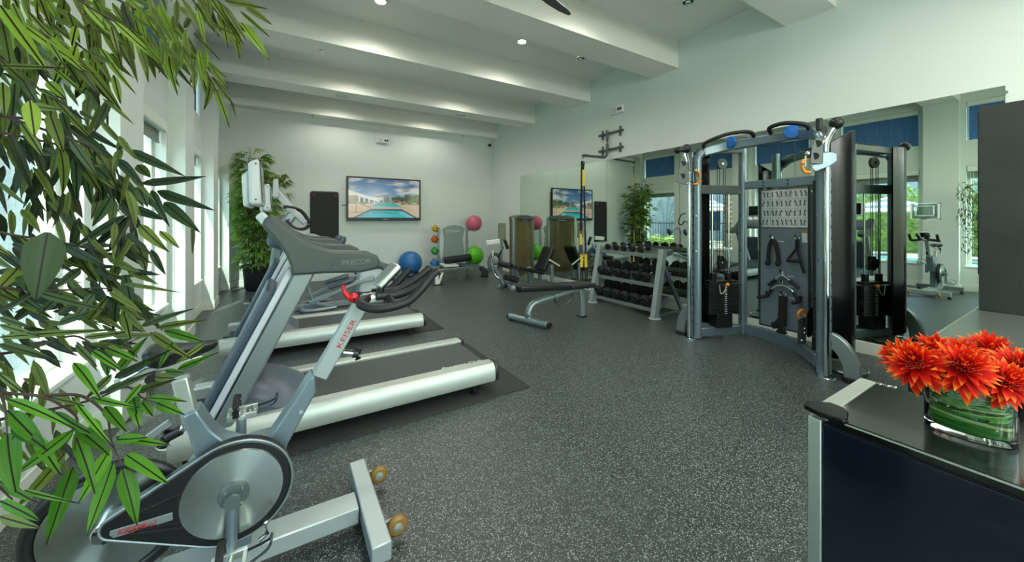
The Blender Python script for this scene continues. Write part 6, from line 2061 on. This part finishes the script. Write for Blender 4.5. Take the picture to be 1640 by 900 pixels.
def leaf_mesh(bend, fold, twist):
    """unit leaf: 1 long (+Y), 1 wide at its widest; scaled per leaf"""
    vs, fs = [], []
    ns = 9
    for i in range(ns + 1):
        s = i / ns
        w = min(1.0, (max(s, 0.004) / 0.22) ** 0.5) * (1.0 if s < 0.4 else 1 - ((s - 0.4) / 0.6) ** 1.6) + 0.012
        a = twist * s
        z0 = -bend * s * s
        for q in (-1, -0.5, 0, 0.5, 1):
            x, z = q * w / 2, abs(q) * w / 2 * fold
            vs.append((x * math.cos(a) - z * math.sin(a), s, z0 * 1.0, x * math.sin(a) + z * math.cos(a)))
    for i in range(ns):
        for q in range(4):
            fs.append((i * 5 + q, i * 5 + q + 1, (i + 1) * 5 + q + 1, (i + 1) * 5 + q))
    return vs, fs


shapes = [leaf_mesh(b, f, t) for b, f, t in ((0.05, 0.25, 0.0), (0.16, 0.3, 0.25), (0.28, 0.35, -0.2), (-0.08, 0.2, 0.15))]
lc = [0]
Q = random.Random(21)


def leaf(base, tip, width, mat, roll=0.0, shape=None, face=None):
    """one leaf from base to tip (metres), its broad side turned toward `face`"""
    base, tip = V(base), V(tip)
    d = tip - base
    L = d.length
    d.normalize()
    f = (V((0, 0, EYE)) - (base + tip) / 2).normalized() if face is None else V(face).normalized()
    n = (f - d * f.dot(d))
    if n.length < 1e-3:
        n = d.orthogonal()
    n.normalize()
    s = d.cross(n)
    if roll:
        n, s = n * math.cos(roll) + s * math.sin(roll), s * math.cos(roll) - n * math.sin(roll)
    vs, fs = shapes[Q.randrange(4) if shape is None else shape]
    me = bpy.data.meshes.new('leaf')
    me.from_pydata([(x * width, y * L, zb * L + zw * width) for x, y, zb, zw in vs], [], fs)
    me.materials.append(M[mat])
    me.polygons.foreach_set('use_smooth', [True] * len(me.polygons))
    o = bpy.data.objects.new('leaf', me)
    COL.objects.link(o)
    m = Matrix((s, d, n)).transposed().to_4x4()
    m.translation = base
    o.parent = NP
    o.matrix_parent_inverse = world_of(NP).inverted()
    o.matrix_basis = m
    lc[0] += 1


def twig(pts, r0, r1):
    p = smooth_path([deep(u, v, d) for u, v, d in pts], 6)
    G().tube(p, [r0 + (r1 - r0) * i / (len(p) - 1) for i in range(len(p))], 6).make('twig', M['twig'], NP)
    return p


# branches (sight line and distance of each node)
twigs = []
for pts in ([(-120, -150, 0.62), (40, -60, 0.74), (180, -5, 0.84), (260, 45, 0.9), (320, 100, 0.96), (350, 150, 1.0)],
            [(40, -60, 0.74), (150, 15, 0.8), (235, 60, 0.86), (300, 95, 0.9)],
            [(120, -120, 0.8), (280, -40, 0.95), (350, 2, 1.05), (372, 30, 1.08)],
            [(-140, -40, 0.62), (0, 20, 0.72), (80, 60, 0.76), (130, 95, 0.8)],
            [(-150, 60, 0.62), (0, 95, 0.72), (60, 140, 0.78), (110, 172, 0.8)],
            [(-150, 150, 0.65), (0, 185, 0.74), (95, 195, 0.8), (140, 218, 0.84), (185, 272, 0.88), (205, 320, 0.9), (209, 380, 0.9)],
            [(15, 189, 0.75), (112, 222, 0.8), (150, 240, 0.84), (187, 276, 0.87)],
            [(-140, 190, 0.66), (15, 215, 0.75), (105, 236, 0.8), (130, 258, 0.83), (155, 280, 0.86)],
            [(-150, 330, 0.66), (0, 372, 0.74), (80, 385, 0.8), (150, 400, 0.84), (200, 430, 0.88)],
            [(-150, 430, 0.66), (0, 460, 0.74), (90, 465, 0.8), (170, 462, 0.85), (215, 480, 0.9)],
            [(-150, 590, 0.62), (40, 560, 0.78), (118, 538, 0.84), (170, 558, 0.88), (250, 531, 0.95)],
            [(-150, 700, 0.6), (60, 660, 0.76), (160, 636, 0.84), (235, 600, 0.9), (268, 592, 0.94)],
            [(160, 630, 0.84), (205, 620, 0.87), (228, 637, 0.9), (252, 645, 0.92)],
            [(-150, 600, 0.58), (0, 628, 0.7), (70, 636, 0.74), (120, 665, 0.78), (122, 688, 0.78), (118, 735, 0.78)],
            [(60, 634, 0.74), (130, 634, 0.8), (170, 665, 0.82), (178, 705, 0.82), (196, 745, 0.82)],
            [(-20, 600, 0.66), (5, 640, 0.68), (12, 695, 0.68)],
            [(-150, 740, 0.56), (-20, 770, 0.64), (20, 800, 0.68)]):
    twigs.append(twig(pts, 0.0036, 0.0011))

# leaves read off one by one: base, tip, width (px), distance, kind
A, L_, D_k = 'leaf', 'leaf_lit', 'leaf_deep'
top = """354,12 365,75 17|370,28 384,93 16|386,36 430,90 17|385,18 436,61 7|360,1 427,14 10|390,8 437,40 12|320,0 347,14 10|312,4 349,55 14|295,45 311,19 9|310,53 358,100 6|318,87 367,129 7|335,103 366,146 10|327,114 355,167 8|339,122 373,169 8|367,154 379,188 3|321,93 331,152 7|315,114 302,138 8|284,93 306,122 10|250,80 289,140 12|219,61 243,127 13|200,44 215,97 11|200,70 213,111 8|256,85 257,121 9|276,68 277,100 7|257,46 270,89 9|232,25 262,70 10|240,5 275,60 9|275,25 318,85 9|290,60 330,118 9|262,20 300,75 10|300,70 345,120 9|215,20 240,75 10|180,5 215,60 11|310,20 330,60 8"""
upl = """103,0 99,48 17|133,9 155,75 13|150,70 155,131 12|160,75 204,144 12|163,100 176,158 13|178,85 194,103 8|178,43 192,92 9|192,53 212,111 10|195,39 215,98 14|122,71 107,126 15|139,110 121,158 14|122,41 113,76 11|89,55 75,84 11|5,117 59,142 9|59,142 103,158 10|87,110 139,153 8|59,23 107,105 9|71,30 142,84 8|45,18 97,78 9|203,0 204,32 8|59,0 61,27 7|140,40 150,95 10|110,20 128,70 11|160,10 185,70 11|75,60 105,108 9|30,40 60,100 12|95,85 120,125 9|5,60 30,120 12|150,0 175,45 12|20,5 45,60 12|65,-10 85,40 12|100,90 85,140 10|45,70 80,120 10"""
mid = """4,132 8,182 16|24,134 20,204 11|54,170 80,174 15|100,180 109,214 13|138,120 120,160 14|164,120 176,166 12|182,120 195,172 11|174,160 158,206 12|172,162 170,212 4|128,178 153,193 10|120,196 187,240 13|128,208 142,250 11|67,240 96,251 17|128,250 104,269 17|126,266 130,301 20|148,264 178,297 18|74,150 146,200 9|66,142 100,163 8|200,226 188,240 14|205,241 281,273 18|226,294 327,284 15|252,306 329,335 18|263,324 312,368 21|308,360 312,400 7|209,332 272,355 16|224,360 260,400 19|256,370 288,400 13|191,255 224,296 16|156,238 188,274 15|220,264 244,288 16|182,287 208,316 15|222,298 236,331 18|243,305 262,353 15|178,289 150,328 13|178,315 148,364 17|205,347 144,402 15|188,375 176,404 13|150,264 176,288 20|220,385 236,436 20|200,345 120,396 15|242,400 262,440 12|210,300 250,330 14|190,310 215,350 15|195,380 190,430 14|165,300 150,345 15"""
low = """128,410 96,432 15|128,430 94,459 15|28,430 0,462 20|40,440 43,464 24|0,498 62,468 10|56,466 156,499 13|94,504 124,486 13|96,516 148,498 15|142,512 172,476 15|166,510 180,474 15|0,540 144,528 13|136,540 200,534 11|156,550 202,546 11|0,551 73,569 16|0,508 36,523 11|250,525 327,511 12|227,522 279,499 12|184,605 248,575 16|170,556 204,572 15|170,627 228,602 13|60,480 20,520 15|20,470 70,500 12|100,470 60,505 14|150,470 120,510 14|170,440 200,480 14|190,420 170,470 15|60,400 110,430 13|20,390 70,410 12|110,395 160,425 14|0,400 35,430 14|200,440 215,500 16|80,420 40,470 15|150,430 205,450 12|0,520 60,538 11|215,470 235,520 13"""
lowlit = """263,529 335,548 16|241,533 296,570 15|277,547 251,592 10|329,549 277,585 9|285,591 338,570 12|265,594 302,597 10|248,604 288,607 14|220,627 270,609 14|237,637 289,639 13|252,645 284,660 18|214,636 218,662 18|228,645 241,662 14|189,593 227,547 17|197,495 214,548 15|121,552 162,590 11|118,581 160,624 16|146,561 190,590 11|170,558 172,604 17|173,558 215,574 13|187,604 240,578 14|168,626 230,604 13|146,636 204,654 12|168,651 203,696 19|209,636 222,684 17|187,704 241,702 18|202,729 241,755 21|12,639 106,669 16|12,657 75,720 23|12,695 17,792 34|118,688 31,760 22|103,726 11,843 20|117,748 73,869 28|115,690 10,775 20|176,719 126,808 23|181,741 142,857 23|196,751 222,841 27|203,729 270,773 21|186,700 260,711 15|125,687 171,721 21|120,695 157,787 21|20,680 76,720 20|0,827 58,846 15|0,802 74,835 15|39,785 89,802 8|115,636 183,727 10|62,633 150,649 10|0,600 37,630 9|60,650 20,700 14|150,670 160,720 16|90,660 140,700 14|0,770 40,800 14|178,600 140,640 13|226,615 195,650 12|60,700 90,760 18"""
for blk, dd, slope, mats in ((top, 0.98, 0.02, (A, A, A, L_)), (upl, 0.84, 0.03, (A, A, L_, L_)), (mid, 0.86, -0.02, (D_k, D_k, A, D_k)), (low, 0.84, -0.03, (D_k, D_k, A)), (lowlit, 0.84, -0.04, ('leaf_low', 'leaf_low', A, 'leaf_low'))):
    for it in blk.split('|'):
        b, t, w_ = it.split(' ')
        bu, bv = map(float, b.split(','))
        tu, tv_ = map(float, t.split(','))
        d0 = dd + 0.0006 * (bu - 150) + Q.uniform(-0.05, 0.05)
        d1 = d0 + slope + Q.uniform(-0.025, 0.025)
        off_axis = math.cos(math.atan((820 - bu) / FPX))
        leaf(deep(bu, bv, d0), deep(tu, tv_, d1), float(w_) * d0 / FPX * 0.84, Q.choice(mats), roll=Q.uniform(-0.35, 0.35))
leaf(deep(0, 8, 0.55), deep(72, 108, 0.6), 17 * 0.58 / FPX, L_)
leaf(deep(76, 372, 0.62), deep(57, 482, 0.6), 44 * 0.6 / FPX, D_k, shape=0)
leaf(deep(4, 105, 0.7), deep(102, 109, 0.72), 8 * 0.7 / FPX, A)
leaf(deep(48, 162, 0.74), deep(56, 221, 0.74), 19 * 0.74 / FPX, L_)
leaf(deep(80, 182, 0.78), deep(100, 239, 0.78), 17 * 0.78 / FPX, A)
leaf(deep(76, 130, 0.78), deep(104, 157, 0.78), 14 * 0.78 / FPX, L_)
# leaves filling out the same branches toward and beyond the edge of the picture
n_fill = 292 - lc[0]
for k in range(max(0, n_fill)):
    tw_ = Q.choice(twigs[:4] if k % 2 else twigs[4:10])
    i = Q.randrange(1, len(tw_) - 1)
    p = tw_[i]
    d = (tw_[i + 1] - tw_[i - 1]).normalized()
    dr = (d * 0.6 + V((Q.uniform(-0.5, 0.5), Q.uniform(-0.3, 0.5), -0.75))).normalized()
    leaf(p, p + dr * Q.uniform(0.08, 0.13), Q.uniform(0.014, 0.02), Q.choice((A, A, D_k, L_)) if k % 2 else Q.choice((D_k, D_k, A)), roll=Q.uniform(-0.6, 0.6))


# smaller leaves behind, too crowded to tell apart
mass = {k: G() for k in (A, L_, D_k)}
ribs = G()
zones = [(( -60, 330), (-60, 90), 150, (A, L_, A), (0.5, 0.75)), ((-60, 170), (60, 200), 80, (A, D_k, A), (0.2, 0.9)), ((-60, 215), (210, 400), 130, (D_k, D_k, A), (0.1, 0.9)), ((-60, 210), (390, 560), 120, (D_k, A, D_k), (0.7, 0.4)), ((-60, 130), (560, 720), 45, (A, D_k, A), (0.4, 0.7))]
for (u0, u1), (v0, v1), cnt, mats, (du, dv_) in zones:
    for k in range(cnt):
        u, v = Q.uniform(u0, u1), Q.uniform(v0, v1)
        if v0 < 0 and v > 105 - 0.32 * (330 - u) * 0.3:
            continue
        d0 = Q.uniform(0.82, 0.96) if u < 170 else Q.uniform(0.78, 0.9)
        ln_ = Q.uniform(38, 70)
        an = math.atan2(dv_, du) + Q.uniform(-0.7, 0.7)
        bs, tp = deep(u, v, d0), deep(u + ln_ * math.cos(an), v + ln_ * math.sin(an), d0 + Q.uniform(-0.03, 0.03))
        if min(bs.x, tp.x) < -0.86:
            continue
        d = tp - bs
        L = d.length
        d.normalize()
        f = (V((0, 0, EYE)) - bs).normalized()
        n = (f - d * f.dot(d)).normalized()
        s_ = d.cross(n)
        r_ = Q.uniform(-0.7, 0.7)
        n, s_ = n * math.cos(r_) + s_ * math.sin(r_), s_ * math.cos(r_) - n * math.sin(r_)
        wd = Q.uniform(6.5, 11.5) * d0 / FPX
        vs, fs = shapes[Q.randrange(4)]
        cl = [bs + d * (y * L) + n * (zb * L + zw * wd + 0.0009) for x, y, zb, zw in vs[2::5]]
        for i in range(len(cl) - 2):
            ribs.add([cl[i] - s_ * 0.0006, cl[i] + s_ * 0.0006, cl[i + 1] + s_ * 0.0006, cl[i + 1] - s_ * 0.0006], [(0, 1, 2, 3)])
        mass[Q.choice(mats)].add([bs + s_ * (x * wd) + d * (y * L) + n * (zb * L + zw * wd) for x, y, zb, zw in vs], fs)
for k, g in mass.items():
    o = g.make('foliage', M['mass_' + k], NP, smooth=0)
    o['kind'] = 'stuff'

o = ribs.make('leaf_ribs', M['twig'], NP, smooth=0)
o['kind'] = 'stuff'
